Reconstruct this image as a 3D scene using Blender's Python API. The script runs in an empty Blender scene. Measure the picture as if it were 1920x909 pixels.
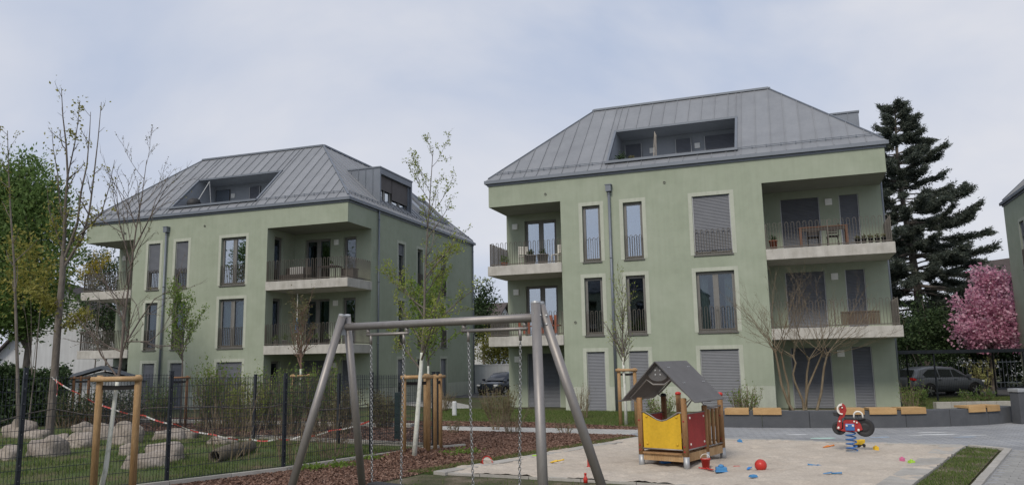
import bpy, math, random
import numpy as np
from mathutils import Vector, Matrix
R_ = random.Random(7)
rng = np.random.default_rng(11)
scn = bpy.context.scene
COL = scn.collection
PI = math.pi

# ------------------------------------------------------------ camera
FPX, PITCH, ROLL, CZ = 1435.22, .1526, -.018, 2.05
IW, IH = 1920, 909
_fw = np.array([0, math.cos(PITCH), math.sin(PITCH)])
_up0 = np.array([0, -math.sin(PITCH), math.cos(PITCH)])
_rt0 = np.array([1., 0, 0])
_rt = math.cos(ROLL)*_rt0 + math.sin(ROLL)*_up0
_up = -math.sin(ROLL)*_rt0 + math.cos(ROLL)*_up0
cam = bpy.data.cameras.new('camera')
cam.sensor_width = 36
cam.lens = 36*FPX/IW
cam.clip_end = 2000
cam.clip_start = .05
cam_ob = bpy.data.objects.new('camera', cam)
COL.objects.link(cam_ob)
m = Matrix.Identity(4)
for i in range(3):
    m[i][0] = _rt[i]; m[i][1] = _up[i]; m[i][2] = -_fw[i]
m[2][3] = CZ
cam_ob.matrix_world = m
scn.camera = cam_ob
def at(px, py, Y):
    """point seen at photo pixel (px, py) that stands Y metres in front"""
    d = _fw + _rt*(px-IW/2)/FPX - _up*(py-IH/2)/FPX
    return np.array([0, 0, CZ]) + d*Y/d[1]

# ------------------------------------------------------------ world, sun, exposure
w = bpy.data.worlds.new('World'); scn.world = w; w.use_nodes = True
nt = w.node_tree; nt.nodes.clear()
def N(t, **k):
    n = nt.nodes.new(t)
    for a, b in k.items():
        setattr(n, a, b)
    return n
SUN_EL, SUN_AZ = math.radians(42), math.radians(205)     # azimuth from +Y clockwise: behind the camera, a little left
out = N('ShaderNodeOutputWorld'); bg = N('ShaderNodeBackground')
sky = N('ShaderNodeTexSky', sky_type='NISHITA', sun_disc=False, sun_elevation=SUN_EL, sun_rotation=SUN_AZ, altitude=50, dust_density=2.5)
tc = N('ShaderNodeTexCoord'); mp = N('ShaderNodeMapping'); mp.inputs['Scale'].default_value = (1.0, 1.0, 1.9)
mp.inputs['Location'].default_value = (-1.59, 2.97, -.18)
no = N('ShaderNodeTexNoise'); no.inputs['Scale'].default_value = 1.7; no.inputs['Detail'].default_value = 6; no.inputs['Roughness'].default_value = .5; no.inputs['Distortion'].default_value = .4
cr = N('ShaderNodeValToRGB'); cr.color_ramp.elements[0].position = .36; cr.color_ramp.elements[1].position = .64
cr.color_ramp.elements[0].color = (3.75, 4.3, 5.5, 1); cr.color_ramp.elements[1].color = (5.75, 5.8, 6.15, 1)
cm = N('ShaderNodeValToRGB'); cm.color_ramp.elements[0].position = .25; cm.color_ramp.elements[1].position = .6
cm.color_ramp.elements[0].color = (.86,)*3+(1,); cm.color_ramp.elements[1].color = (.97,)*3+(1,)
mx = N('ShaderNodeMix', data_type='RGBA')
L = nt.links.new
L(tc.outputs['Generated'], mp.inputs['Vector']); L(mp.outputs[0], no.inputs['Vector'])
L(no.outputs['Fac'], cr.inputs[0]); L(no.outputs['Fac'], cm.inputs[0])
L(cm.outputs[0], mx.inputs['Factor']); L(sky.outputs[0], mx.inputs['A']); L(cr.outputs[0], mx.inputs['B'])
L(mx.outputs['Result'], bg.inputs[0]); bg.inputs[1].default_value = .1; L(bg.outputs[0], out.inputs[0])
sun = bpy.data.lights.new('sun', 'SUN'); sun.energy = 1.5; sun.angle = math.radians(15); sun.color = (1, .93, .82)
so = bpy.data.objects.new('sun', sun); COL.objects.link(so)
sd = Vector((math.sin(SUN_AZ)*math.cos(SUN_EL), math.cos(SUN_AZ)*math.cos(SUN_EL), math.sin(SUN_EL)))
so.rotation_euler = sd.to_track_quat('Z', 'Y').to_euler(); so.location = sd*60
scn.view_settings.view_transform = 'Standard'; scn.view_settings.look = 'None'
scn.view_settings.exposure = .4; scn.view_settings.gamma = 1
scn.render.engine = 'CYCLES'

# ------------------------------------------------------------ materials
MATS = {}
def _ramp(nt, cols, pos=None):
    r = nt.nodes.new('ShaderNodeValToRGB'); e = r.color_ramp.elements
    n = len(cols)
    pos = pos or [i/(n-1) for i in range(n)]
    while len(e) < n: e.new(.5)
    for i in range(n):
        e[i].position = pos[i]; e[i].color = tuple(cols[i])+(1,)
    return r
def mat(name, cols, scale=3., rough=.8, metal=0., bump=0., bscale=60., bdist=.01, spec=.4, stretch=(1, 1, 1), detail=5., pos=None, streak=None, grain=None, rvar=0, trans=0.):
    """procedural material: noise between the colours, optional vertical streaks, fine grain and bump"""
    m = bpy.data.materials.new(name); m.use_nodes = True; nt = m.node_tree
    b = nt.nodes['Principled BSDF']; lk = nt.links.new
    tc = nt.nodes.new('ShaderNodeTexCoord'); mp = nt.nodes.new('ShaderNodeMapping'); mp.inputs['Scale'].default_value = stretch
    lk(tc.outputs['Object'], mp.inputs['Vector'])
    no = nt.nodes.new('ShaderNodeTexNoise'); no.inputs['Scale'].default_value = scale; no.inputs['Detail'].default_value = detail
    no.inputs['Roughness'].default_value = .6
    lk(mp.outputs[0], no.inputs['Vector'])
    if len(cols) == 1: cols = [tuple(c*.9 for c in cols[0]), tuple(min(1, c*1.1) for c in cols[0])]
    r = _ramp(nt, cols, pos or [.3+.4*i/(len(cols)-1) for i in range(len(cols))]); lk(no.outputs['Fac'], r.inputs[0])
    src = r.outputs[0]
    def mult(src, fac_out, lo, hi, p0, p1):
        rr = _ramp(nt, [(lo,)*3, (hi,)*3], [p0, p1]); lk(fac_out, rr.inputs[0])
        mm = nt.nodes.new('ShaderNodeMix'); mm.data_type = 'RGBA'; mm.blend_type = 'MULTIPLY'; mm.inputs['Factor'].default_value = 1
        lk(src, mm.inputs['A']); lk(rr.outputs[0], mm.inputs['B']); return mm.outputs['Result']
    if streak:
        mp2 = nt.nodes.new('ShaderNodeMapping'); mp2.inputs['Scale'].default_value = (4.5, 4.5, .3); lk(tc.outputs['Object'], mp2.inputs['Vector'])
        n2 = nt.nodes.new('ShaderNodeTexNoise'); n2.inputs['Scale'].default_value = 1.6; n2.inputs['Detail'].default_value = 6; lk(mp2.outputs[0], n2.inputs['Vector'])
        src = mult(src, n2.outputs['Fac'], streak, 1.0, .35, .62)
    if grain:
        n3 = nt.nodes.new('ShaderNodeTexNoise'); n3.inputs['Scale'].default_value = grain[0]; n3.inputs['Detail'].default_value = 3; lk(mp.outputs[0], n3.inputs['Vector'])
        src = mult(src, n3.outputs['Fac'], grain[1], grain[2] if len(grain) > 2 else 1.0, .3, .7)
    if rvar:
        oi = nt.nodes.new('ShaderNodeObjectInfo'); src = mult(src, oi.outputs['Random'], 1-rvar, 1.0, 0., 1.)
    lk(src, b.inputs['Base Color'])
    b.inputs['Roughness'].default_value = rough; b.inputs['Metallic'].default_value = metal
    b.inputs['Specular IOR Level'].default_value = spec
    if bump:
        nb = nt.nodes.new('ShaderNodeTexNoise'); nb.inputs['Scale'].default_value = bscale; nb.inputs['Detail'].default_value = 4
        lk(mp.outputs[0], nb.inputs['Vector'])
        bp = nt.nodes.new('ShaderNodeBump'); bp.inputs['Strength'].default_value = bump; bp.inputs['Distance'].default_value = bdist
        lk(nb.outputs['Fac'], bp.inputs['Height']); lk(bp.outputs[0], b.inputs['Normal'])
    MATS[name] = m
    return m
def leafmat(name, cols, trans=.35, rough=.6):
    """colour picked per leaf"""
    m = bpy.data.materials.new(name); m.use_nodes = True; nt = m.node_tree; nt.nodes.clear(); lk = nt.links.new
    o = nt.nodes.new('ShaderNodeOutputMaterial'); g = nt.nodes.new('ShaderNodeNewGeometry'); r = _ramp(nt, cols)
    lk(g.outputs['Random Per Island'], r.inputs[0])
    p = nt.nodes.new('ShaderNodeBsdfPrincipled'); p.inputs['Roughness'].default_value = rough; p.inputs['Specular IOR Level'].default_value = .25
    lk(r.outputs[0], p.inputs['Base Color'])
    if trans:
        t = nt.nodes.new('ShaderNodeBsdfTranslucent'); lk(r.outputs[0], t.inputs[0])
        mx = nt.nodes.new('ShaderNodeMixShader'); mx.inputs[0].default_value = trans
        lk(p.outputs[0], mx.inputs[1]); lk(t.outputs[0], mx.inputs[2]); lk(mx.outputs[0], o.inputs[0])
    else: lk(p.outputs[0], o.inputs[0])
    return m
def glassmat(name, refl=.3, tint=(.55, .6, .62)):
    m = bpy.data.materials.new(name); m.use_nodes = True; nt = m.node_tree; nt.nodes.clear(); lk = nt.links.new
    o = nt.nodes.new('ShaderNodeOutputMaterial'); t = nt.nodes.new('ShaderNodeBsdfTransparent'); t.inputs[0].default_value = tint+(1,)
    g = nt.nodes.new('ShaderNodeBsdfGlossy'); g.inputs['Roughness'].default_value = .015; g.inputs[0].default_value = (.85, .92, 1, 1)
    lw = nt.nodes.new('ShaderNodeLayerWeight'); fr = nt.nodes.new('ShaderNodeMath'); fr.operation = 'POWER'; fr.inputs[1].default_value = 5; lk(lw.outputs['Facing'], fr.inputs[0])
    ad = nt.nodes.new('ShaderNodeMath'); ad.operation = 'ADD'; ad.inputs[1].default_value = refl; ad.use_clamp = True; lk(fr.outputs[0], ad.inputs[0])
    tcn = nt.nodes.new('ShaderNodeTexCoord'); nb = nt.nodes.new('ShaderNodeTexNoise'); nb.inputs['Scale'].default_value = 1.2; lk(tcn.outputs['Object'], nb.inputs['Vector'])
    bp = nt.nodes.new('ShaderNodeBump'); bp.inputs['Strength'].default_value = .08; bp.inputs['Distance'].default_value = .02
    lk(nb.outputs['Fac'], bp.inputs['Height']); lk(bp.outputs[0], g.inputs['Normal'])
    mx = nt.nodes.new('ShaderNodeMixShader'); lk(ad.outputs[0], mx.inputs[0]); lk(t.outputs[0], mx.inputs[1]); lk(g.outputs[0], mx.inputs[2]); lk(mx.outputs[0], o.inputs[0])
    return m

STUCCO = mat('stucco', [(.315, .355, .273), (.347, .387, .303), (.373, .41, .327)], scale=.8, rough=.9, bump=.25, bscale=90, bdist=.004, streak=.955, grain=(3, .94), spec=.2)
SURROUND = mat('surround_plaster', [(.45, .475, .40), (.50, .525, .445)], scale=2, rough=.9, grain=(9, .93), streak=.9, spec=.2)
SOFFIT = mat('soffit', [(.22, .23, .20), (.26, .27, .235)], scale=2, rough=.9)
ZINC = mat('zinc', [(.245, .255, .275), (.268, .28, .30), (.29, .30, .32)], scale=1.1, rough=.5, metal=.3, spec=.4, bump=.06, bscale=3, bdist=.01, rvar=.1, streak=.96)
ZINC_D = mat('zinc_dark', [(.16, .18, .21), (.19, .21, .245)], scale=2, rough=.5, metal=.3)
TERR = mat('terrace_cladding', [(.25, .27, .30), (.29, .31, .34)], scale=2, rough=.6)
FRAME = mat('frame', [(.17, .165, .155), (.2, .195, .185)], scale=5, rough=.45)
BRONZE = mat('railing_bronze', [(.105, .092, .08), (.14, .125, .105)], scale=5, rough=.5, metal=.2)
SHUT = mat('shutter', [(.135, .145, .17), (.155, .165, .19)], scale=3, rough=.5, rvar=.15)
SILL = mat('sill', [(.12, .115, .105)], scale=4, rough=.5)
CONC = mat('concrete', [(.42, .40, .36), (.5, .48, .44), (.56, .54, .5)], scale=2.5, rough=.9, grain=(30, .9), streak=.88, bump=.2, bscale=50)
CONC_D = mat('concrete_dark', [(.085, .09, .10), (.11, .115, .125)], scale=3, rough=.85, grain=(60, .85), bump=.2, bscale=80, rvar=.15)
LAMPW = mat('lamp_white', [(.75, .75, .72)], rough=.5)
GLASS = glassmat('glass', .46)
GLASS_D = glassmat('glass_low', .11)
DARKROOM = mat('room_dark', [(.05, .048, .045), (.08, .076, .07)], rough=.95)
CURTAIN = mat('curtain', [(.35, .4, .38), (.46, .5, .48)], scale=4, rough=.9)
STEEL = mat('brushed_steel', [(.27, .25, .24), (.33, .31, .295)], scale=4, rough=.5, metal=.55, grain=(40, .9), stretch=(1, 1, .3))
CHAIN = mat('chain_steel', [(.4, .4, .4)], rough=.35, metal=.9)
GALV = mat('galvanised', [(.36, .37, .38), (.45, .46, .47)], scale=12, rough=.5, metal=.5)
WOOD = mat('robinia_wood', [(.30, .155, .065), (.40, .225, .10), (.46, .27, .13)], scale=5, rough=.7, stretch=(3, 3, .5), grain=(40, .75), rvar=.15, bump=.3, bscale=30)
STAKE = mat('stake_wood', [(.40, .235, .105), (.52, .33, .165), (.58, .39, .21)], scale=3, rough=.8, stretch=(3, 3, .6), grain=(25, .72), rvar=.12, bump=.3, bscale=30)
STAKE_D = mat('stake_wood_brown', [(.24, .12, .06), (.33, .18, .09)], scale=3, rough=.8, stretch=(3, 3, .6), grain=(25, .72), rvar=.12)
SEATW = mat('bench_timber', [(.46, .28, .12), (.58, .37, .17)], scale=3, rough=.7, stretch=(.5, 3, 3), grain=(30, .8), rvar=.12)
BLACKP = mat('black_rubber', [(.02, .02, .022), (.035, .035, .037)], rough=.6)
DKGREY = mat('dark_panel', [(.11, .105, .105), (.14, .135, .135)], scale=3, rough=.5, grain=(50, .9))
YEL = mat('yellow_panel', [(.64, .39, .02), (.72, .45, .03)], scale=5, rough=.5, grain=(22, .86), streak=.88)
RED = mat('red_panel', [(.34, .025, .025), (.42, .035, .035)], scale=5, rough=.5, grain=(22, .82), streak=.85)
REDT = mat('red_plastic', [(.5, .035, .025)], rough=.35)
BLUET = mat('blue_plastic', [(.03, .2, .55)], rough=.35)
BLUEL = mat('light_blue_plastic', [(.06, .23, .47)], rough=.4)
YELT = mat('yellow_plastic', [(.8, .5, .03)], rough=.35)
LIMET = mat('lime_plastic', [(.36, .58, .06)], rough=.35)
PINKT = mat('pink_plastic', [(.62, .16, .3)], rough=.35)
ORANGET = mat('orange_plastic', [(.7, .22, .04)], rough=.4)
BLUESP = mat('blue_spring_paint', [(.05, .16, .42)], rough=.35)
WHITEP = mat('white_plastic', [(.75, .72, .66)], rough=.4)
FENCEM = mat('anthracite_fence', [(.022, .026, .034), (.032, .037, .047)], rough=.45, metal=.2)
GREENP = mat('dark_green_post', [(.012, .03, .03)], rough=.5)
BARKM = mat('bark', [(.10, .085, .074), (.145, .125, .108), (.195, .172, .15)], scale=9, rough=.95, stretch=(1, 1, .35), bump=.6, bscale=25, bdist=.02)
BARKB = mat('bark_reddish', [(.12, .095, .082), (.17, .14, .12)], scale=9, rough=.9, stretch=(1, 1, .4))
BARKO = mat('bark_olive', [(.13, .098, .062), (.18, .14, .092), (.235, .19, .135)], scale=7, rough=.9, stretch=(1, 1, .4))
BARKR = mat('twig_red', [(.15, .095, .07), (.2, .13, .10)], scale=6, rough=.9)
WHITEWASH = mat('whitewash', [(.5, .52, .44), (.66, .67, .6), (.72, .72, .67)], scale=10, rough=.9, bump=.5, bscale=30, bdist=.01)
STONE = mat('boulder', [(.20, .18, .14), (.35, .30, .255), (.43, .375, .325), (.50, .445, .395)], scale=2.2, rough=.9, grain=(22, .72), bump=.7, bscale=14, bdist=.04, rvar=.25)
STRAP = mat('strap_black', [(.02, .018, .017)], rough=.8)
CARG = mat('car_paint_grey', [(.095, .105, .125)], rough=.28, metal=.2, spec=.6)
CARB = mat('car_paint_blue', [(.02, .026, .04)], rough=.22, metal=.4, spec=.6)
CARGL = mat('car_glass', [(.012, .014, .016)], rough=.05, spec=.8)
TYRE = mat('tyre', [(.015, .015, .015)], rough=.85)
RIM = mat('rim', [(.45, .45, .46)], rough=.35, metal=.8)
TAIL = mat('tail_light', [(.45, .02, .02)], rough=.25)
HEADL = mat('head_light', [(.7, .72, .75)], rough=.15)
WHITEW = mat('white_render', [(.55, .56, .57), (.62, .63, .64)], scale=1, rough=.9, streak=.9)
TILE = mat('roof_tile', [(.06, .05, .048), (.10, .08, .075)], scale=8, rough=.85)
BLOSSOM = leafmat('blossom', [(.46, .18, .29), (.62, .31, .43), (.72, .43, .54), (.82, .6, .68)], .45)
LEAF_Y = leafmat('leaf_fresh', [(.18, .23, .04), (.26, .32, .06), (.36, .39, .1)], .45)
LEAF_G = leafmat('leaf_spring', [(.10, .17, .03), (.16, .25, .045), (.24, .33, .07)], .45)
LEAF_D = leafmat('leaf_dark', [(.026, .046, .02), (.045, .078, .03), (.07, .11, .042)], .25)
LEAF_M = leafmat('leaf_evergreen', [(.09, .15, .045), (.15, .235, .075), (.23, .32, .11)], .5)
NEEDLE = leafmat('needle', [(.06, .078, .066), (.092, .112, .09), (.135, .15, .115)], .35)
LEAF_O = leafmat('leaf_olive', [(.17, .17, .04), (.27, .26, .06), (.36, .33, .09)], .45)
LEAF_BR = leafmat('leaf_bronze', [(.11, .10, .05), (.17, .15, .075), (.19, .21, .08)], .35)
GRASSB = leafmat('grass_blade', [(.07, .11, .025), (.10, .155, .035), (.14, .2, .055), (.22, .21, .10)], .35)
CHIPM = leafmat('bark_chip', [(.09, .05, .036), (.165, .095, .07), (.22, .135, .102), (.29, .195, .155)], 0, .95)
REED = leafmat('stem_green', [(.06, .075, .03), (.10, .11, .05), (.15, .14, .075)], .1)

# ------------------------------------------------------------ geometry helpers
def V(*a): return np.array(a, float)
def unit(a):
    a = np.asarray(a, float); n = np.linalg.norm(a); return a/n if n > 1e-9 else a
def obj(name, mesh, material=None, parent=None, smooth=False):
    o = bpy.data.objects.new(name, mesh); COL.objects.link(o)
    if material and not mesh.materials: mesh.materials.append(material)
    if smooth: mesh.polygons.foreach_set('use_smooth', [True]*len(mesh.polygons))
    if parent: o.parent = parent
    return o
def tag(o, label=None, cat=None, group=None, kind=None):
    if label: o['label'] = label
    if cat: o['category'] = cat
    if group: o['group'] = group
    if kind: o['kind'] = kind
    return o
def empty(name, loc=(0, 0, 0), rz=0, label=None, cat=None, group=None):
    o = bpy.data.objects.new(name, None); COL.objects.link(o); o.empty_display_size = .2
    o.location = loc; o.rotation_euler = (0, 0, rz)
    return tag(o, label, cat, group)
def copy_tree(o, parent=None):
    c = o.copy(); COL.objects.link(c); c.parent = parent
    for ch in list(o.children): copy_tree(ch, c)
    return c
class G:
    def __init__(s): s.v = []; s.f = []
    def add(s, vs, fs):
        n = len(s.v); s.v += [tuple(map(float, p)) for p in vs]; s.f += [tuple(i+n for i in f) for f in fs]; return s
    def quad(s, *p): return s.add(p, [tuple(range(len(p)))])
    def box(s, x0, x1, y0, y1, z0, z1):
        return s.add([(x0,y0,z0),(x1,y0,z0),(x1,y1,z0),(x0,y1,z0),(x0,y0,z1),(x1,y0,z1),(x1,y1,z1),(x0,y1,z1)],
                     [(3,2,1,0),(4,5,6,7),(0,1,5,4),(1,2,6,5),(2,3,7,6),(3,0,4,7)])
    def obb(s, c, a, b, d):
        c, a, b, d = map(np.asarray, (c, a, b, d))
        vs = [c-a-b-d, c+a-b-d, c+a+b-d, c-a+b-d, c-a-b+d, c+a-b+d, c+a+b+d, c-a+b+d]
        return s.add(vs, [(3,2,1,0),(4,5,6,7),(0,1,5,4),(1,2,6,5),(2,3,7,6),(3,0,4,7)])
    def bar(s, p, q, w, h, up=(0, 0, 1)):
        p, q = V(*p), V(*q); d = unit(q-p); up = V(*up)
        if abs(d@up) > .95: up = V(1, 0, 0)
        x = unit(np.cross(d, up)); z = np.cross(x, d)
        return s.obb((p+q)/2, x*w/2, z*h/2, (q-p)/2)
    def prism(s, poly, off):
        n = len(poly); off = V(*off); a = [V(*p) for p in poly]; vs = a+[p+off for p in a]
        fs = [tuple(range(n))[::-1], tuple(range(n, 2*n))]+[(i, (i+1) % n, n+(i+1) % n, n+i) for i in range(n)]
        return s.add(vs, fs)
    def tube(s, pts, rad, n=6, cap=True):
        pts = [V(*p) for p in pts]; k = len(pts)
        if np.isscalar(rad): rad = [rad]*k
        vs = []; x = None
        for i in range(k):
            d = unit(pts[min(i+1, k-1)]-pts[max(i-1, 0)])
            if x is None:
                u = V(0, 0, 1) if abs(d[2]) < .9 else V(1, 0, 0); x = unit(np.cross(d, u))
            else: x = unit(x-d*(x@d))
            y = np.cross(d, x)
            for j in range(n):
                a = 2*PI*j/n; vs.append(pts[i]+rad[i]*(math.cos(a)*x+math.sin(a)*y))
        fs = [(i*n+j, i*n+(j+1) % n, (i+1)*n+(j+1) % n, (i+1)*n+j) for i in range(k-1) for j in range(n)]
        if cap: fs += [tuple(range(n))[::-1], tuple(range((k-1)*n, k*n))]
        return s.add(vs, fs)
    def lathe(s, c, axis, prof, n=12):
        """prof: (radius, height along axis)"""
        c = V(*c); d = unit(axis); u = V(0, 0, 1) if abs(d[2]) < .9 else V(1, 0, 0); x = unit(np.cross(u, d)); y = np.cross(d, x)
        vs = [c+d*h+r*(math.cos(2*PI*j/n)*x+math.sin(2*PI*j/n)*y) for r, h in prof for j in range(n)]; k = len(prof)
        fs = [(i*n+j, i*n+(j+1) % n, (i+1)*n+(j+1) % n, (i+1)*n+j) for i in range(k-1) for j in range(n)]
        fs += [tuple(range(n))[::-1], tuple(range((k-1)*n, k*n))]
        return s.add(vs, fs)
    def mesh(s, name):
        me = bpy.data.meshes.new(name); me.from_pydata(s.v, [], s.f); me.update(); return me
    def build(s, name, material, parent=None, smooth=False, bevel=0):
        o = obj(name, s.mesh(name), material, parent, smooth)
        if bevel:
            b = o.modifiers.new('bevel', 'BEVEL'); b.width = bevel; b.segments = 2; b.limit_method = 'ANGLE'
        return o
def quads_mesh(name, P):
    """P: (n,k,3) array of separate k-gons"""
    n, k, _ = P.shape; me = bpy.data.meshes.new(name)
    me.vertices.add(n*k); me.vertices.foreach_set('co', P.astype(np.float32).ravel())
    me.loops.add(n*k); me.loops.foreach_set('vertex_index', np.arange(n*k, dtype=np.int32))
    me.polygons.add(n); me.polygons.foreach_set('loop_start', np.arange(0, n*k, k, dtype=np.int32))
    try: me.polygons.foreach_set('loop_total', np.full(n, k, dtype=np.int32))
    except Exception: pass
    me.update(calc_edges=True); return me
def leaves(C, size, ratio=.5, flat=0., axis=None, spread=1.):
    """rhombic leaf at every point of C; axis gives a preferred long direction"""
    n = len(C); a = rng.normal(size=(n, 3))
    if axis is not None: a = axis+a*spread
    a /= np.linalg.norm(a, axis=1)[:, None]
    b = rng.normal(size=(n, 3)); b[:, 2] *= (1-flat); b -= a*(a*b).sum(1)[:, None]; b /= np.linalg.norm(b, axis=1)[:, None]
    s = (size*(.6+.8*rng.random(n)))[:, None]
    return np.stack([C-a*s*.5, C+b*s*ratio*.5-a*s*.05, C+a*s*.5, C-b*s*ratio*.5-a*s*.05], 1)
def inpoly(P, poly):
    x, y = P[:, 0], P[:, 1]; r = np.zeros(len(P), bool); n = len(poly)
    for i in range(n):
        x0, y0 = poly[i]; x1, y1 = poly[(i+1) % n]
        c = ((y0 > y) != (y1 > y)) & (x < (x1-x0)*(y-y0)/((y1-y0) or 1e-9)+x0); r ^= c
    return r
def scatter(poly, n):
    a = np.array(poly); lo, hi = a.min(0), a.max(0); out = np.zeros((0, 2))
    while len(out) < n:
        p = lo+(hi-lo)*rng.random((n*2, 2)); out = np.vstack([out, p[inpoly(p, poly)]])
    return out[:n]

# ============================================================ SETTING
def gp(px, py):
    """ground point under a photo pixel"""
    d = _fw + _rt*(px-IW/2)/FPX - _up*(py-IH/2)/FPX
    t = -CZ/d[2]; return (float(d[0]*t), float(d[1]*t))
SOILM = mat('soil', [(.06, .05, .03), (.085, .08, .04), (.07, .095, .03), (.10, .10, .05)], scale=.8, rough=1, grain=(30, .6), bump=.5, bscale=20, bdist=.05)
LAWNM = mat('lawn_ground', [(.20, .15, .09), (.11, .11, .04), (.085, .12, .03), (.065, .105, .025)], scale=.9, rough=1, grain=(50, .6), bump=.5, bscale=40, bdist=.03, pos=[.28, .42, .55, .7])
LAWNP = mat('lawn_patchy', [(.26, .22, .16), (.16, .13, .085), (.085, .085, .04), (.07, .085, .03)], scale=1.7, rough=1, grain=(50, .6), bump=.5, bscale=40, bdist=.03, pos=[.3, .42, .55, .75])
MULCHM = mat('mulch_ground', [(.07, .042, .03), (.11, .068, .05), (.15, .1, .075)], scale=9, rough=1, grain=(45, .5), bump=.8, bscale=35, bdist=.03)
SANDM = mat('sand', [(.47, .41, .345), (.52, .46, .39), (.55, .49, .42)], scale=1.4, rough=1, grain=(26, .82), bump=.5, bscale=45, bdist=.02, spec=.15)
SLABM = mat('slab_concrete', [(.35, .33, .30), (.43, .41, .375), (.47, .445, .41)], scale=4, rough=.95, grain=(60, .85), rvar=.14, bump=.2, bscale=90)
PAVER = mat('paver_concrete', [(.29, .285, .275), (.35, .345, .33), (.39, .385, .37)], scale=6, rough=.95, grain=(80, .85), rvar=.2, bump=.2, bscale=120)
def brickmat(name, c1, c2, mortar, bw, bh, rot=0., stain=.75):
    m = bpy.data.materials.new(name); m.use_nodes = True; nt = m.node_tree; lk = nt.links.new; b = nt.nodes['Principled BSDF']
    tc = nt.nodes.new('ShaderNodeTexCoord'); mp = nt.nodes.new('ShaderNodeMapping'); mp.inputs['Rotation'].default_value = (0, 0, rot)
    lk(tc.outputs['Object'], mp.inputs['Vector'])
    br = nt.nodes.new('ShaderNodeTexBrick'); br.inputs['Scale'].default_value = 1; br.inputs['Brick Width'].default_value = bw; br.inputs['Row Height'].default_value = bh
    br.inputs['Mortar Size'].default_value = .006; br.inputs['Color1'].default_value = c1+(1,); br.inputs['Color2'].default_value = c2+(1,); br.inputs['Mortar'].default_value = mortar+(1,)
    lk(mp.outputs[0], br.inputs['Vector'])
    no = nt.nodes.new('ShaderNodeTexNoise'); no.inputs['Scale'].default_value = .7; no.inputs['Detail'].default_value = 6; lk(tc.outputs['Object'], no.inputs['Vector'])
    rr = _ramp(nt, [(stain,)*3, (1, 1, 1)], [.35, .62]); lk(no.outputs['Fac'], rr.inputs[0])
    mm = nt.nodes.new('ShaderNodeMix'); mm.data_type = 'RGBA'; mm.blend_type = 'MULTIPLY'; mm.inputs['Factor'].default_value = 1
    lk(br.outputs['Color'], mm.inputs['A']); lk(rr.outputs[0], mm.inputs['B']); lk(mm.outputs['Result'], b.inputs['Base Color'])
    b.inputs['Roughness'].default_value = .9
    bp = nt.nodes.new('ShaderNodeBump'); bp.inputs['Strength'].default_value = .4; bp.inputs['Distance'].default_value = .01; bp.invert = True
    lk(br.outputs['Fac'], bp.inputs['Height']); lk(bp.outputs[0], b.inputs['Normal'])
    return m
PAVEM = brickmat('paving_blocks', (.29, .30, .32), (.35, .355, .365), (.13, .13, .12), .24, .16, .86)
PATHM = brickmat('path_blocks', (.42, .415, .40), (.47, .46, .44), (.2, .19, .17), .24, .16, .5, .85)
ASPH = mat('asphalt', [(.075, .075, .08), (.10, .10, .105)], scale=2, rough=.95, grain=(90, .8))

def sheet(name, poly, z, m, kind='structure'):
    g = G(); g.quad(*[(x, y, z) for x, y in poly]); o = g.build(name, m); return tag(o, kind=kind)
ground = sheet('ground', [(-500, -400), (500, -400), (500, 700), (-500, 700)], 0, SOILM)
# fenced lawn on the left, lawn before the right house, lawn behind the seat wall
ENC = [(-6.3, 13.75), (-1.95, 18.85), (-7.5, 22.05), (-16, 27.5), (-30, 30), (-30, 12), (-9, 9.5)]
sheet('fenced_lawn', ENC, .004, LAWNM)
LAWN = [gp(700, 792), gp(830, 789), gp(1000, 791), gp(1190, 800), (6.5, 24.5), (11, 27), (14.5, 29), (-1.5, 34), (-4, 34.5), (-12, 31)]
sheet('house_lawn', LAWN, .004, LAWNM)
LAWNR = [(11, 27), (6.6, 23.2), (9, 22.6), (14.6, 22.9), (19.5, 24), (24, 36), (16, 36), (14.5, 29)]
sheet('side_lawn', LAWNR, .004, LAWNM)
# mulch beds
MUL = [(-7.0, 13.0), (-1.8, 19.15), gp(826, 807), gp(1190, 816), (3.05, 20.35), (-1.8, 14.6), (-2.6, 13.3), (-4.5, 11)]
sheet('mulch_bed', MUL, .008, MULCHM)
MUL2 = [gp(700, 796), gp(826, 798), gp(1190, 806), (5.6, 23.4), (6.3, 24.4), gp(1190, 801), gp(1000, 792), gp(830, 790), gp(700, 790)]
sheet('planting_bed', MUL2, .012, MULCHM)
MUL3 = [(-1.6, 19.4), (-7.4, 22.5), (-16, 28), (-22, 33), (-9, 31), (-3.2, 25.5), (-2.6, 24.2)]
sheet('shrub_bed', MUL3, .008, MULCHM)
# near rough grass
NEAR = [(-2.6, 13.3), (-1.7, 14.5), (1.2, 13.15), (5.45, 11.2), (4, 7.5), (-4.5, 8), (-5.5, 11.2)]
sheet('near_grass', NEAR, .012, LAWNP)
SL, ST, SR, SB = (-1.53, 14.59), (3.25, 20.35), (9.77, 17.14), (5.45, 11.37)
sheet('edge_grass', [(-1.55, 14.62), (3.2, 20.4), (2.85, 20.62), (-2.1, 14.8)], .012, LAWNM)
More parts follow.
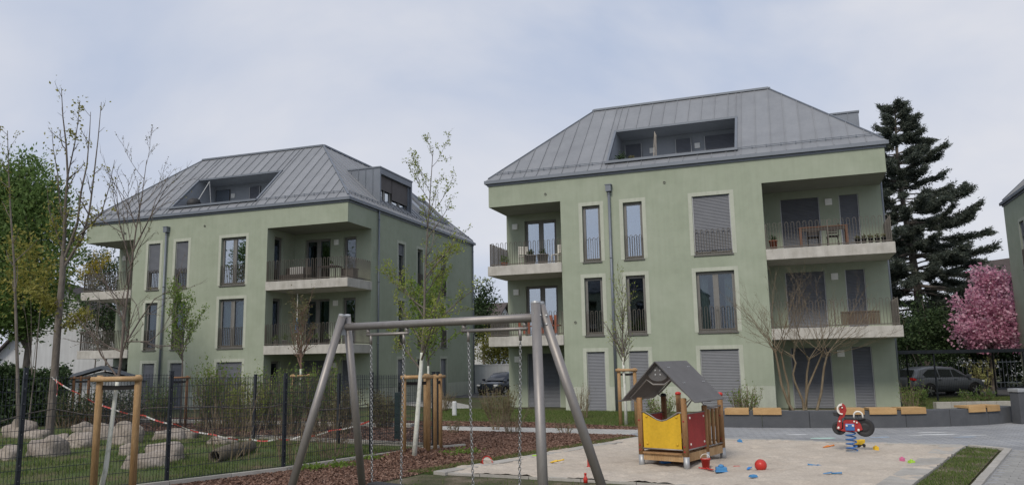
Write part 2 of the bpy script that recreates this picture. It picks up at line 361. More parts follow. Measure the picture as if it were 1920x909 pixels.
# paths and paving
path = sheet('path', [gp(822, 799), gp(1190, 805.5), (4.4, 22.9), (3.3, 21.2), gp(1190, 816.5), gp(826, 807.5)], .016, PATHM)
PAV = [(3.3, 20.6), (9.85, 17.38), (10.3, 16.5), (7.25, 12.36), (3.3, 7), (30, 4), (32, 24), (14.65, 23.1), (12.2, 22.1), (10.5, 22), (7.6, 22.6), (5.85, 23.3), (4.2, 22.9), (3.1, 21.4)]
paving = sheet('paving', PAV, .020, PAVEM)
sheet('house_path', [(-3.2, 34.0), (-2.0, 34.4), (-2.2, 37), (-4.5, 44), (-9, 44), (-4.2, 36)], .008, PATHM)
road = sheet('road', [(-40, 44), (3, 44.4), (30, 34.2), (60, 24), (60, 40), (30, 46), (3, 52), (-40, 56)], .012, ASPH)
sheet('terrace_paving', [(9.2, 27.6), (13.5, 26.0), (14.3, 28.2), (10.0, 29.9)], .02, SLABM)

# sandpit: an uneven sheet of sand framed by slabs
FOOT = [(R_.uniform(-1, 9), R_.uniform(11.5, 20), R_.uniform(.08, .2), R_.uniform(.01, .03)) for _ in range(420)]
FA = np.array(FOOT)
def foot(x, y):
    q = ((FA[:, 0]-x)**2+(FA[:, 1]-y)**2)/FA[:, 2]**2
    return float((FA[:, 3]*(-np.exp(-q)+.55*np.exp(-(np.sqrt(q)-1.3)**2*4))).sum())
def sandmesh():
    n = 150; a, b, c, d = map(np.array, (SL, ST, SR, SB)); g = G(); ph = rng.random(8)*6
    fs = []; vs = []
    for i in range(n+1):
        for j in range(n+1):
            s, t = i/n, j/n
            p = (a*(1-s)+b*s)*(1-t)+(d*(1-s)+c*s)*t
            x, y = p
            z = .05+.012*math.sin(1.3*x+ph[0])*math.sin(1.7*y+ph[1])+.010*math.sin(4.1*x+2.2*y+ph[2])+.008*math.sin(7*y-3*x+ph[3])+.006*math.sin(11*x+ph[4])*math.sin(13*y+ph[5])+R_.uniform(-.008, .008)+foot(x, y)
            vs.append((x, y, z))
    for i in range(n):
        for j in range(n):
            k = i*(n+1)+j; fs.append((k, k+n+1, k+n+2, k+1))
    g.add(vs, fs); return g
sandpit = sandmesh().build('sandpit', SANDM, None, True); tag(sandpit, kind='structure')
def slab_run(parent, name, a, b, width, length, z0, z1, m, gap=.008, jitter=.006, side=1):
    """pieces laid end to end from a to b, width to the right-hand side (side=1)"""
    a, b = V(*a), V(*b); d = unit(b-a); nn = V(d[1], -d[0])*side; T = np.linalg.norm(b-a); k = max(1, round(T/length)); l = T/k
    me = None
    for i in range(k):
        p = a+d*(i*l+gap/2); q = a+d*((i+1)*l-gap/2); g = G()
        dz = R_.uniform(-jitter, jitter)
        g.prism([(*p, z0), (*q, z0), (*(q+nn*width), z0), (*(p+nn*width), z0)], (0, 0, z1-z0+dz))
        g.build(name, m, parent, bevel=.006)
slab_run(sandpit, 'border_slab', SL, ST, .30, 1.0, .0, .06, SLABM)
slab_run(sandpit, 'border_slab', (SR[0]-.02, SR[1]-.03), SB, .46, .62, .0, .058, SLABM)
slab_run(sandpit, 'border_slab', ST, SR, .14, 1.0, .0, .06, SLABM)
slab_run(sandpit, 'border_slab', SB, SL, .10, 1.0, .0, .05, SLABM)
# grass wedge and kerb beside the sandpit
WED = [(SR[0]+.03, SR[1]-.0), (10.13, 16.42), (7.12, 12.4), (5.2, 9.9), (4.6, 10.4), (5.5, 11.4)]
sheet('grass_wedge', [(9.8, 17.12), (10.12, 16.5), (7.05, 12.38), (4.4, 8.8), (3.8, 9.2), (5.47, 11.36)], .026, LAWNP)
slab_run(paving, 'kerb_stone', (9.85, 17.2), (10.22, 16.52), .13, .8, 0, .06, SLABM, side=-1)
slab_run(paving, 'kerb_stone', (10.22, 16.5), (4.4, 8.75), .13, .8, 0, .06, SLABM, side=-1)
slab_run(paving, 'kerb_stone', (3.35, 20.55), (9.85, 17.36), .10, 1.0, 0, .035, SLABM, side=-1)
# pavers one can tell apart, right foreground
pg = G(); pg.box(-.118, .118, -.078, .078, 0, .028); pme = pg.mesh('paver')
dk = unit((4.4-10.22, 8.75-16.5)); nk = V(-dk[1], dk[0])     # along the kerb, and to its right
cnt = 0
for i in range(34):
    for j in range(9):
        c = V(10.22, 16.5)+dk*(.1+i*.164)+nk*(.28+j*.245+(.12 if i % 2 else 0))
        o = obj('paver', pme, PAVER, paving); o.location = (c[0], c[1], R_.uniform(-.003, .004))
        o.rotation_euler = (R_.uniform(-.012, .012), R_.uniform(-.012, .012), math.atan2(nk[1], nk[0])+R_.uniform(-.012, .012)); cnt += 1
# kerb below the front fence and the back fence
FP = [(-9.3, 10.7), (-7.75, 12.3), (-6.13, 13.88), (-4.55, 15.45), (-3.17, 17.24), (-1.86, 18.89)]
fk = sheet('fence_strip', [(-6.35, 13.6), (-1.6, 19.0), (-1.75, 19.15), (-6.5, 13.75)], .014, SOILM)
for a, b in zip(FP[:-1], FP[1:]): slab_run(fk, 'kerb_stone', (a[0]+.06, a[1]-.06), (b[0]+.06, b[1]-.06), .07, 1.0, 0, .09, SLABM, side=1)
slab_run(fk, 'kerb_stone', (-1.78, 18.85), (-1.25, 19.2), .08, .6, 0, .07, SLABM)
slab_run(fk, 'kerb_stone', (-2.0, 19.1), (-7.5, 22.2), .08, 1.0, 0, .10, SLABM)
slab_run(fk, 'kerb_stone', (-3.3, 24.8), (-14.5, 29.5), .3, 1.2, 0, .12, CONC)

# countless small stuff: blades of grass and bark chips
def blades(name, poly, n, h, label, m=GRASSB, z=0., dens=None, nb=90):
    p = scatter(poly, n)
    if dens:
        c = scatter(poly, nb); r = (.2+.5*rng.random(nb))/dens; v = np.zeros(len(p))
        for (cx_, cy_), r_ in zip(c, r): v = np.maximum(v, 1-((p[:, 0]-cx_)**2+(p[:, 1]-cy_)**2)/r_**2)
        p = p[rng.random(len(p)) < .15+.85*v]
    n = len(p); a = rng.random(n)*2*PI; hh = h*(.5+rng.random(n)); w = .004+.006*rng.random(n)
    dx = np.stack([np.cos(a), np.sin(a), np.zeros(n)], 1); base = np.column_stack([p, np.full(n, z)])
    tip = base+np.column_stack([rng.normal(size=(n, 2))*hh[:, None]*.35, hh])
    P = np.stack([base-dx*w[:, None], base+dx*w[:, None], tip], 1)
    o = obj(name, quads_mesh(name, P), m); return tag(o, label, 'grass', kind='stuff')
blades('grass', [(-6.3, 13.9), (-2.1, 18.8), (-7.5, 22), (-14, 26), (-17, 26), (-9, 11.5)], 60000, .075, 'short spring grass of the fenced lawn among the boulders', dens=.9)
blades('grass', [gp(826, 766), gp(1200, 772), gp(1190, 800), gp(1000, 790), gp(826, 788)], 26000, .06, 'bright lawn in front of the right apartment house')
blades('grass', [(9.75, 17.1), (10.1, 16.5), (7.05, 12.38), (5.4, 10.2), (4.6, 10.4), (5.6, 11.5)], 9000, .035, 'worn patchy grass wedge beside the sandpit border', z=.026, dens=1.1, nb=26)
blades('grass', [(-1.6, 14.62), (3.1, 20.4), (2.8, 20.62), (-2.1, 14.8)], 9000, .05, 'narrow grass strip along the sandpit edge', dens=1.1)
blades('grass', NEAR, 14000, .05, 'thin grass at the near tip of the sandpit', dens=1.4)
blades('grass', LAWNR, 22000, .06, 'grass behind the dark seat wall')
def chips(name, poly, n, size, label):
    p = scatter(poly, n); C = np.column_stack([p, .01+.02*rng.random(n)]); a = rng.random(n)*2*PI
    ax = np.column_stack([np.cos(a), np.sin(a), rng.normal(size=n)*.35])
    o = obj(name, quads_mesh(name, leaves(C, size, .42, .0, ax, .05)), CHIPM); return tag(o, label, 'bark mulch', kind='stuff')
chips('bark_chips', MUL, 62000, .058, 'brown bark mulch between the fence and the sandpit')
chips('bark_chips', MUL2, 12000, .08, 'brown bark mulch strip beyond the path')
chips('bark_chips', MUL3, 12000, .08, 'bark mulch bed behind the back fence')
def mound(c, r, h, n):
    q = rng.normal(size=(n, 2))*r*.45; z = h*np.exp(-(q**2).sum(1)/(r*.5)**2); C = np.column_stack([c[0]+q[:, 0], c[1]+q[:, 1], z+.02]); return C

# ============================================================ APARTMENT HOUSES
LU, LV, Z0, ZF0, ZF1 = 15.70, 15.57, -.3, 8.64, 9.58
OL, OR, LG = 3.24, 11.32, 2.21
RZ, RIN, RTZ = 9.9, 3.9, 13.672
RK = (RTZ-RZ)/RIN
W1, W2, W3 = (4.17, 4.925), (5.89, 6.67), (8.66, 10.11)
DOORS_R, DOORS_L = [(11.93, 13.42), (14.15, 14.87)], [(.87, 2.37)]
SIDE = [(5.05, 5.78), (7.33, 8.01), (10.4, 11.2)]
HW = 2.34
class Fr:
    """a vertical plane: origin, horizontal direction, outward normal"""
    def __init__(s, O, U, Nn): s.O, s.U, s.N = V(*O), V(*U), V(*Nn)
    def __call__(s, a, z, n=0.): return s.O+s.U*a+s.N*n+V(0, 0, z)
    def box(s, g, a0, a1, z0, z1, n0, n1):
        g.obb(s((a0+a1)/2, (z0+z1)/2, (n0+n1)/2), s.U*(a1-a0)/2, s.N*(n1-n0)/2, V(0, 0, (z1-z0)/2))
def wall_plane(g, F, a0, a1, z0, z1, holes, depth=.2):
    A = sorted({a0, a1, *[h[0] for h in holes], *[h[1] for h in holes]}); Z = sorted({z0, z1, *[h[2] for h in holes], *[h[3] for h in holes]})
    for i in range(len(A)-1):
        for j in range(len(Z)-1):
            ca, cz = (A[i]+A[i+1])/2, (Z[j]+Z[j+1])/2
            if any(h[0] < ca < h[1] and h[2] < cz < h[3] for h in holes): continue
            g.quad(F(A[i], Z[j]), F(A[i+1], Z[j]), F(A[i+1], Z[j+1]), F(A[i], Z[j+1]))
    for b0, b1, y0, y1 in holes:
        g.quad(F(b0, y0), F(b0, y1), F(b0, y1, -depth), F(b0, y0, -depth)); g.quad(F(b1, y0), F(b1, y1), F(b1, y1, -depth), F(b1, y0, -depth))
        g.quad(F(b0, y1), F(b1, y1), F(b1, y1, -depth), F(b0, y1, -depth)); g.quad(F(b0, y0), F(b1, y0), F(b1, y0, -depth), F(b0, y0, -depth))
def rail_bars(g, F, a0, a1, z0, z1, n, step=.105):
    k = max(2, 2*round((a1-a0)/step/2)); st = (a1-a0)/k; t = .007; r = st/2
    for i in range(k):
        a = a0+st*(i+.5); F.box(g, a-t, a+t, z0, z1-r, n-.016, n+.016)
        if i % 2 == 0:
            pts = [(a+r-r*math.cos(q*PI/4), z1-r+r*math.sin(q*PI/4)) for q in range(5)]
            for (p, y), (p2, y2) in zip(pts[:-1], pts[1:]):
                P, Q = F(p, y, n), F(p2, y2, n); d = unit(Q-P); g.obb((P+Q)/2, (Q-P)/2*1.08, F.N*.016, np.cross(d, F.N)*t)
    F.box(g, a0, a1, z0+.02, z0+.055, n-.012, n+.012)
def shutter(parent, F, a0, a1, z0, z1, drop, n=-.07):
    g = G(); h = .058; bottom = z1-(z1-z0)*drop; z = z1
    while z > bottom+.02:
        zz = max(bottom, z-h); zm = z-(z-zz)*.72
        g.quad(F(a0+.03, z, n-.012), F(a1-.03, z, n-.012), F(a1-.03, zm, n+.006), F(a0+.03, zm, n+.006)); g.quad(F(a0+.03, zm, n+.006), F(a1-.03, zm, n+.006), F(a1-.03, zz, n-.012), F(a0+.03, zz, n-.012)); z = zz
    F.box(g, a0+.03, a1-.03, bottom-.02, bottom+.02, n-.015, n+.01)
    g.build('shutter', SHUT, parent)
    g = G(); F.box(g, a0+.003, a0+.035, z0+.002, z1-.002, n-.03, n+.02); g.build('guide_rail', GALV, parent); g = G(); F.box(g, a1-.035, a1-.003, z0+.002, z1-.002, n-.03, n+.02); g.build('guide_rail', GALV, parent)
def window(root, F, a0, a1, z0, z1, drop=0., rail=False, surround=False, sill=False, leafs=1, curtain=None, glass=None, name='window'):
    nf = -.17; g = G(); b = .065
    F.box(g, a0+.002, a0+b, z0+.002, z1-.002, nf-.03, nf+.03); F.box(g, a1-b, a1-.002, z0+.002, z1-.002, nf-.03, nf+.03); F.box(g, a0+b, a1-b, z1-b, z1-.002, nf-.03, nf+.03); F.box(g, a0+b, a1-b, z0+.002, z0+b+.02, nf-.03, nf+.03)
    if leafs == 2: c = (a0+a1)/2; F.box(g, c-.06, c+.06, z0+b+.02, z1-b, nf-.03, nf+.034)
    xs = [a0+b, a1-b] if leafs == 1 else [a0+b, (a0+a1)/2-.06, (a0+a1)/2+.06, a1-b]
    for i in range(0, len(xs), 2):
        p, q = xs[i], xs[i+1]; s = .045
        for u0, u1, y0, y1 in ((p, p+s, z0+b+.02, z1-b), (q-s, q, z0+b+.02, z1-b), (p+s, q-s, z1-b-s, z1-b), (p+s, q-s, z0+b+.02, z0+b+.02+s)): F.box(g, u0, u1, y0, y1, nf-.02, nf+.045)
    o = g.build(name, FRAME, root)
    for i in range(0, len(xs), 2):
        g = G(); F.box(g, xs[i]+.04, xs[i+1]-.04, z0+b+.06, z1-b-.04, nf-.012, nf+.002); g.build('pane', glass or GLASS, o)
    if curtain:
        cols = [(a0+.07, a0+.07+(a1-a0)*curtain), (a1-.07-(a1-a0)*curtain, a1-.07)] if curtain < .5 else [(a0+.05, a1-.05)]
        for c0, c1 in cols:
            g = G(); k = 24
            for i in range(k):
                u, w = c0+(c1-c0)*i/k, c0+(c1-c0)*(i+1)/k
                n0, n1 = -.32+.03*math.sin(i*1.5), -.32+.03*math.sin((i+1)*1.5)
                g.quad(F(u, z0+.05, n0), F(w, z0+.05, n1), F(w, z1-.05, n1), F(u, z1-.05, n0))
            g.build('curtain', CURTAIN, o, True)
    if drop: shutter(o, F, a0, a1, z0, z1, drop)
    if sill: g = G(); F.box(g, a0-.035, a1+.035, z0-.055, z0-.001, -.16, .05); g.build('sill', SILL, o)
    if rail: g = G(); rail_bars(g, F, a0+.01, a1-.01, z0+.06, z0+.98, .018); g.build('railing', BRONZE, o)
    if surround:
        g = G(); s = .15; zb = z0-.001
        F.box(g, a0-s, a0-.001, zb, z1+s, -.02, .008); F.box(g, a1+.001, a1+s, zb, z1+s, -.02, .008); F.box(g, a0-.001, a1+.001, z1+.001, z1+s, -.02, .008); g.build('surround', SURROUND, o)
    return o
def clip(poly, f):
    out = []
    for i in range(len(poly)):
        p, q = poly[i], poly[(i+1) % len(poly)]; a, b = f(p), f(q)
        if a >= 0: out.append(p)
        if (a >= 0) != (b >= 0): t = a/(a-b); out.append((p[0]+(q[0]-p[0])*t, p[1]+(q[1]-p[1])*t))
    return out
def roof_side(parent, X, length, holes, step=.56, seams=True):
    """X(e, w, h): point at e along the eave, w in from it, h above the slope"""
    cuts = [i*step for i in range(int(length/step)+2)]
    for h in holes: cuts += [h[0], h[1]]
    cuts = sorted(c for c in set(cuts) if 0 <= c <= length); cuts[-1] = length
    cuts = [c for i, c in enumerate(cuts) if i == 0 or c-cuts[i-1] > .05 or any(abs(c-h[k]) < 1e-6 for h in holes for k in (0, 1))]
    cuts[0] = -.12
    if length-cuts[-1] > .01: cuts.append(length)
    cuts[-1] = length+.12
    for e0, e1 in zip(cuts[:-1], cuts[1:]):
        bands = [(-.12, RIN)]
        for h in holes:
            if h[0] <= (e0+e1)/2 <= h[1]: bands = [(-.12, h[2]), (h[3], RIN)]
        for wa, wb in bands:
            poly = [(e0, wa), (e1, wa), (e1, wb), (e0, wb)]
            poly = clip(poly, lambda p: p[0]-p[1]); poly = clip(poly, lambda p: length-p[0]-p[1])
            if len(poly) < 3 or max(p[1] for p in poly)-min(p[1] for p in poly) < .02: continue
            g = G(); g.prism([X(e, w_, 0) for e, w_ in poly], np.array(X(1, 1, .012))-np.array(X(1, 1, 0)))
            if seams:
                ws = [p[1] for p in poly if abs(p[0]-e0) < 1e-6]
                if len(ws) >= 2 or ws:
                    lo, hi = min(ws), max(ws)
                    if hi-lo > .05:
                        a, b, c, d = X(e0-.012, lo, 0), X(e0+.012, lo, 0), X(e0+.012, hi, 0), X(e0-.012, hi, 0); g.prism([a, b, c, d], np.array(X(1, 1, .045))-np.array(X(1, 1, 0)))
            g.build('roof_panel', ZINC, parent)
def house(label, x, y, yaw, z, detail=True, cfg=None, leftwin=()):
    cfg = cfg or {}; root = empty('apartment_house', (x, y, z), yaw, label, 'house')
    FF = Fr((0, 0, 0), (1, 0, 0), (0, -1, 0)); FR = Fr((LU, 0, 0), (0, 1, 0), (1, 0, 0)); FL_ = Fr((0, 0, 0), (0, 1, 0), (-1, 0, 0)); FB = Fr((0, LV, 0), (1, 0, 0), (0, 1, 0))
    FLB = Fr((0, LG, 0), (1, 0, 0), (0, -1, 0)); FS = Fr((OR, 0, 0), (0, 1, 0), (1, 0, 0)); FS2 = Fr((OL, 0, 0), (0, 1, 0), (-1, 0, 0))
    fl = (0, 1, 2); H = lambda cols: [(a, b, 3*f+.0, 3*f+HW) for a, b in cols for f in fl]
    g = G()
    wall_plane(g, FF, OL, OR, Z0, ZF0, H([W1, W2, W3])); wall_plane(g, FF, 0, LU, ZF0, ZF1, [])
    wall_plane(g, FR, LG, LV, Z0, ZF0, H(SIDE) if detail else []); wall_plane(g, FR, 0, LV, ZF0, ZF1, [])
    wall_plane(g, FL_, LG, LV, Z0, ZF0, H(leftwin)); wall_plane(g, FL_, 0, LV, ZF0, ZF1, []); wall_plane(g, FB, 0, LU, Z0, ZF1, [])
    wall_plane(g, FLB, OR, LU, Z0, ZF0, H(DOORS_R) if detail else []); wall_plane(g, FLB, 0, OL, Z0, ZF0, H(DOORS_L) if detail else [])
    sd = [(.57, 1.3)]; wall_plane(g, FS, 0, LG, Z0, ZF0, H(sd) if detail else []); wall_plane(g, FS2, 0, LG, Z0, ZF0, [])
    g.build('wall', STUCCO, root)
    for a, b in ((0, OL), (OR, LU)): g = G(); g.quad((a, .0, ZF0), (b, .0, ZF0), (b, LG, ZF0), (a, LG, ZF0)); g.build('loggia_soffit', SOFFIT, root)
    for F, a, zz in ((FF, 7.62, 9.02), (FF, 2.6, 9.0), (FF, 3.75, 3.55)): g = G(); g.lathe(F(a, zz, -.02), F.N, [(.05, 0), (.05, .05), (.035, .05), (.03, .01)], 10); g.build('vent', SILL, root)
    # interior: floors and a dark partition
    g = G()
    for f in fl: g.box(.05, LU-.05, LG+.25, LV-.05, 3*f-.32, 3*f-.004); g.box(OL+.25, OR-.25, .25, LG+.25, 3*f-.32, 3*f-.004)
    g.box(.1, LU-.1, 6, 6.1, .0, 8.9); g.build('interior', DARKROOM, root)
    # plinth, lighter below a metre
    pts = [OL]+[q for a, b in (W1, W2, W3) for q in (a-.151, b+.151)]+[OR]
    for i in range(0, len(pts), 2): g = G(); FF.box(g, pts[i]+.001, pts[i+1]-.001, Z0, .95, -.01, .006); g.build('plinth', SURROUND, root)
    cols = SIDE if detail else []; pts = [LG]+[q for a, b in cols for q in (a-.151, b+.151)]+[LV]
    for i in range(0, len(pts), 2): g = G(); FR.box(g, pts[i]+.001, pts[i+1], Z0, .95, -.01, .006); g.build('plinth', SURROUND, root)
    # windows
    cf = cfg.get
    for ci, (a, b) in enumerate((W1, W2, W3)):
        for f in fl:
            st = cf(('f', ci, f), {}); window(root, FF, a, b, 3*f, 3*f+HW, rail=f > 0, surround=True, sill=f > 0, leafs=2 if ci == 2 else 1, drop=st.get('drop', 1. if f == 0 else 0.), curtain=st.get('curtain'), glass=GLASS if f == 2 else GLASS_D)
    for ci, (a, b) in enumerate(leftwin):
        for f in fl: window(root, FL_, a, b, 3*f, 3*f+HW, rail=f > 0, surround=True, sill=f > 0, drop=.3)
    if detail:
        for ci, (a, b) in enumerate(SIDE):
            for f in fl: st = cf(('s', ci, f), {}); window(root, FR, a, b, 3*f, 3*f+HW, surround=True, sill=True, drop=st.get('drop', 0.), glass=GLASS_D, rail=f > 0)
        for ci, (a, b) in enumerate(DOORS_R):
            for f in fl: st = cf(('r', ci, f), {}); window(root, FLB, a, b, 3*f, 3*f+HW, leafs=2 if ci == 0 else 1, drop=st.get('drop', 0.), curtain=st.get('curtain'), glass=GLASS_D, name='balcony_door')
        for f in fl:
            st = cf(('l', 0, f), {}); window(root, FLB, *DOORS_L[0], 3*f, 3*f+HW, leafs=2, drop=st.get('drop', 0.), glass=GLASS, name='balcony_door')
            window(root, FS, *sd[0], 3*f, 3*f+HW, glass=GLASS_D, name='balcony_door')
            for u in (.42, 13.77): g = G(); FLB.box(g, u-.13, u+.13, 3*f+1.97, 3*f+2.23, .0, .07); g.build('wall_lamp', LAMPW, root, bevel=.01)
    # balconies
    for f in (1, 2):
        zt, zb = 3*f+.05, 3*f-.36
        for a0, a1, side in ((-.06, OL-.003, -1), (OR+.003, LU+.06, 1)):
            g = G(); g.box(a0, a1, -.06, LG-.003, zb, zt); o = g.build('balcony', CONC, root, bevel=.012)
            g = G(); ax = .02 if side < 0 else LU-.02
            rail_bars(g, FF, max(a0, 0)+.04, min(a1, LU)-.04, zt+.03, zt+1.0, -.03)
            Fx = Fr((ax, 0, 0), (0, 1, 0), (side, 0, 0)); rail_bars(g, Fx, .06, LG-.02, zt+.03, zt+1.0, 0)
            for u in (max(a0, 0)+.03, (a0+a1)/2, min(a1, LU)-.03): FF.box(g, u-.015, u+.015, zt, zt+.98, -.05, -.015)
            g.build('railing', BRONZE, o)
    # gutter, rain head and downpipes
    g = G()
    for F, l in ((FF, LU), (FR, LV), (FL_, LV), (FB, LU)):
        e = .15 if F in (FF, FB) else -.001
        F.box(g, -e, l+e, 9.66, 9.80, .012, .15); F.box(g, -.05 if F in (FF, FB) else .0, l+.05 if F in (FF, FB) else l, 9.57, 9.655, .002, .05)
    g.build('gutter', ZINC_D, root)
    g = G(); g.tube([(5.35, -.1, 8.86), (5.35, -.1, -.1)], .055, 10)
    for zz in (8.75, 6.1, 3.1): g.lathe((5.35, -.1, zz), (0, 0, 1), [(.062, -.03), (.062, .03)], 10)
    dp = g.build('downpipe', ZINC_D, root, True)
    g = G(); g.box(5.24, 5.46, -.22, -.003, 8.84, 9.10); g.box(5.21, 5.49, -.24, -.003, 9.10, 9.13); g.build('rain_head', ZINC_D, dp)
    for v in (2.8, LV-.25):
        g = G(); g.tube([(LU+.09, v, 9.65), (LU+.09, v, -.1)], .045, 8)
        for zz in (9.2, 6.1, 3.1): g.lathe((LU+.09, v, zz), (0, 0, 1), [(.057, -.03), (.057, .03)], 8)
        g.build('downpipe', ZINC_D, root, True)
    # roof
    g = G(); g.quad((RIN, RIN, RTZ+.02), (LU-RIN, RIN, RTZ+.02), (LU-RIN, LV-RIN, RTZ+.02), (RIN, LV-RIN, RTZ+.02)); rf = g.build('roof', ZINC, root)
    nz = 1/math.hypot(1, RK); nv = RK*nz
    TE = (5.29, 10.42, .22, 2.18)
    roof_side(rf, lambda e, w_, h: (e, w_-h*nv, RZ+RK*w_+h*nz), LU, [TE])
    roof_side(rf, lambda e, w_, h: (LU-w_+h*nv, e, RZ+RK*w_+h*nz), LV, [])
    roof_side(rf, lambda e, w_, h: (w_-h*nv, e, RZ+RK*w_+h*nz), LV, [], 1.12 if detail else .56)
    roof_side(rf, lambda e, w_, h: (e, LV-w_+h*nv, RZ+RK*w_+h*nz), LU, [], 2.24)
    g = G(); c = [(0, 0), (LU, 0), (LU, LV), (0, LV)]; t = [(RIN, RIN), (LU-RIN, RIN), (LU-RIN, LV-RIN), (RIN, LV-RIN)]
    for i in range(4):
        g.bar((*c[i], RZ+.03), (*t[i], RTZ+.03), .09, .05); a, b = t[i], t[(i+1) % 4]; g.bar((*a, RTZ+.045), (*b, RTZ+.045), .16, .09)
    g.build('ridge_cap', ZINC_D, rf)
    g = G(); k = .16
    for F, l in ((FF, LU), (FR, LV)):
        zz = RZ+RK*k+.12; P, Q = F(.35, zz, -k), F(l-.35, zz, -k); g.tube([P, Q], .013, 5)
        P, Q = F(.35, zz-.06, -k+.02), F(l-.35, zz-.06, -k+.02); g.tube([P, Q], .009, 4)
        n = int(l/.56)
        for i in range(n+1): a = .35+(l-.7)*i/n; g.bar(F(a, zz-.12, -k), F(a, zz+.03, -k), .02, .05)
    g.build('snow_guard', ZINC_D, rf)
    # roof terrace
    e0, e1, wa, wb = TE; za, zb = RZ+RK*wa, RZ+RK*wb; bv, bz, fz = 3.4, 11.9, 9.95
    g = G()
    for e in (e0, e1): g.quad((e, wa, za), (e, wb, zb), (e, bv, bz), (e, bv, fz), (e, wa, fz))
    g.quad((e0, wb, zb), (e1, wb, zb), (e1, bv, bz), (e0, bv, bz)); g.quad((e0, bv, bz), (e1, bv, bz), (e1, bv, fz), (e0, bv, fz)); g.quad((e0, wa, fz), (e1, wa, fz), (e1, bv, fz), (e0, bv, fz))
    g.quad((e0, wa, za), (e1, wa, za), (e1, wa, fz), (e0, wa, fz))
    tr = g.build('roof_terrace', TERR, root)
    g = G(); g.box(e0-.1, e1+.1, wa-.16, wa+.1, za-.03, za+.07)
    for e in (e0-.03, e1+.03): g.bar((e, wa, za+.03), (e, wb, zb+.03), .1, .09)
    g.bar((e0-.08, wb, zb+.03), (e1+.08, wb, zb+.03), .1, .09); g.build('trim', ZINC_D, tr)
    FT = Fr((0, bv, 0), (1, 0, 0), (0, -1, 0))
    if detail:
        for a, b, dr in cf('terr', ((5.42, 6.2, .62), (7.7, 8.42, 1.), (8.97, 10.33, 1.))):
            g = G(); FT.box(g, a, b, fz+.03, 11.7, .01, .03); o = g.build('terrace_door', DARKROOM, tr)
            g = G(); FT.box(g, a+.05, b-.05, fz+.1, 11.68, .032, .036); g.build('pane', GLASS, o)
            if dr: shutter(o, FT, a, b, fz+.05, 11.69, dr, .08)
        for u in cf('terrlamp', (6.66, 8.66)): g = G(); FT.box(g, u-.12, u+.12, 11.2, 11.44, .005, .06); g.build('wall_lamp', LAMPW, tr, bevel=.01)
        # dormer on the right slope
        ud, v0, v1, dz0, dz1 = 15.3, 3.75, 7.45, 10.22, 12.12
        g = G(); ub = LU-(dz1-RZ)/RK-.2; uu = LU-(dz0-RZ)/RK-.3
        for v in (v0, v1-.12): g.prism([(ud, v, dz0-.25), (ud, v, dz1), (ub, v, dz1), (uu-.2, v, dz0-.25)], (0, .12, 0))
        g.box(ub, ud+.03, v0-.04, v1+.04, dz1, dz1+.07); g.box(ud-.25, ud, v0+.12, v1-.12, dz1-.3, dz1); g.box(ud-.3, ud, v0+.12, v1-.12, dz0-.25, dz0+.06)
        dm = g.build('dormer', ZINC_D, root)
        g = G(); k = 5
        for i in range(1, k): u = ud-(ud-ub)*i/k; g.box(u-.012, u+.012, v0-.03, v0, dz0-.2, dz1-.002)
        g.build('cheek_seam', ZINC_D, dm)
        FD = Fr((ud-.1, 0, 0), (0, 1, 0), (1, 0, 0)); vm = v0+.12+(v1-v0-.24)*.42
        for a, b, dr in ((v0+.14, vm-.03, .5), (vm+.03, v1-.3, .72)):
            o = window(dm, FD, a, b, dz0+.08, dz1-.32, leafs=2 if b-a > 1.4 else 1, glass=GLASS)
            g = G(); FD.box(g, a, b, dz0+.08+(dz1-.4-dz0)*(1-dr), dz1-.31, -.09, -.05); g.build('blind', mat('blind_brown', [(.11, .10, .10)], rough=.8) if 'blind_brown' not in MATS else MATS['blind_brown'], o)
        g = G(); FD.box(g, v1-.3, v1-.12, dz0, dz1-.3, -.12, -.02); g.box(12.9, ud-.35, v0+.13, v1-.13, dz0-.2, dz1-.02); g.build('panel', ZINC_D, dm)
        # glazed roof light further back
        g = G(); Xr = lambda e, w_, h: V(LU-w_+h*nv, e, RZ+RK*w_+h*nz)
        for (p, q) in (((9.3, .85), (9.3, 2.4)), ((9.3, 2.4), (13.2, 2.4)), ((13.2, .85), (13.2, 2.4)), ((9.3, .85), (13.2, .85)), ((11.2, .85), (11.2, 2.4))): g.bar(Xr(*p, .08), Xr(*q, .08), .14, .2)
        o = g.build('roof_light', ZINC_D, root); g = G(); g.quad(Xr(9.3, .85, .08), Xr(13.2, .85, .08), Xr(13.2, 2.4, .08), Xr(9.3, 2.4, .08)); g.build('pane', CARGL, o)
    return root
RH = (-.9864, 32.7235, -.346, -.0074); LH = (-22.4255, 39.7896, -.3269, -.127)
def hp(Hh, u, v, z):
    c, s = math.cos(Hh[2]), math.sin(Hh[2]); return (Hh[0]+c*u-s*v, Hh[1]+s*u+c*v, Hh[3]+z)
cR = {('f', 2, 2): dict(drop=.92), ('f', 2, 1): dict(curtain=.24), ('l', 0, 1): dict(curtain=.2)}
for f in (0, 1, 2):
    for c in (0, 1): cR[('r', c, f)] = dict(drop=1.)
cR[('l', 0, 0)] = dict(drop=1.)
cL = {('f', 0, 2): dict(drop=.62), ('f', 1, 2): dict(drop=.66), ('f', 2, 1): dict(curtain=.42), ('f', 2, 2): dict(curtain=.12), ('f', 0, 1): dict(curtain=.3), ('r', 0, 2): dict(curtain=.15), ('r', 1, 1): dict(curtain=.25), ('r', 0, 1): dict(curtain=.3), ('r', 0, 0): dict(drop=1.), ('r', 1, 0): dict(drop=1.),
      ('s', 0, 2): dict(drop=.25), ('s', 2, 2): dict(drop=.3), ('s', 0, 0): dict(drop=.5), ('s', 2, 0): dict(drop=1.), 'terr': ((5.35, 6.3, 0), (7.6, 8.28, 1.)), 'terrlamp': (6.5, 8.55)}
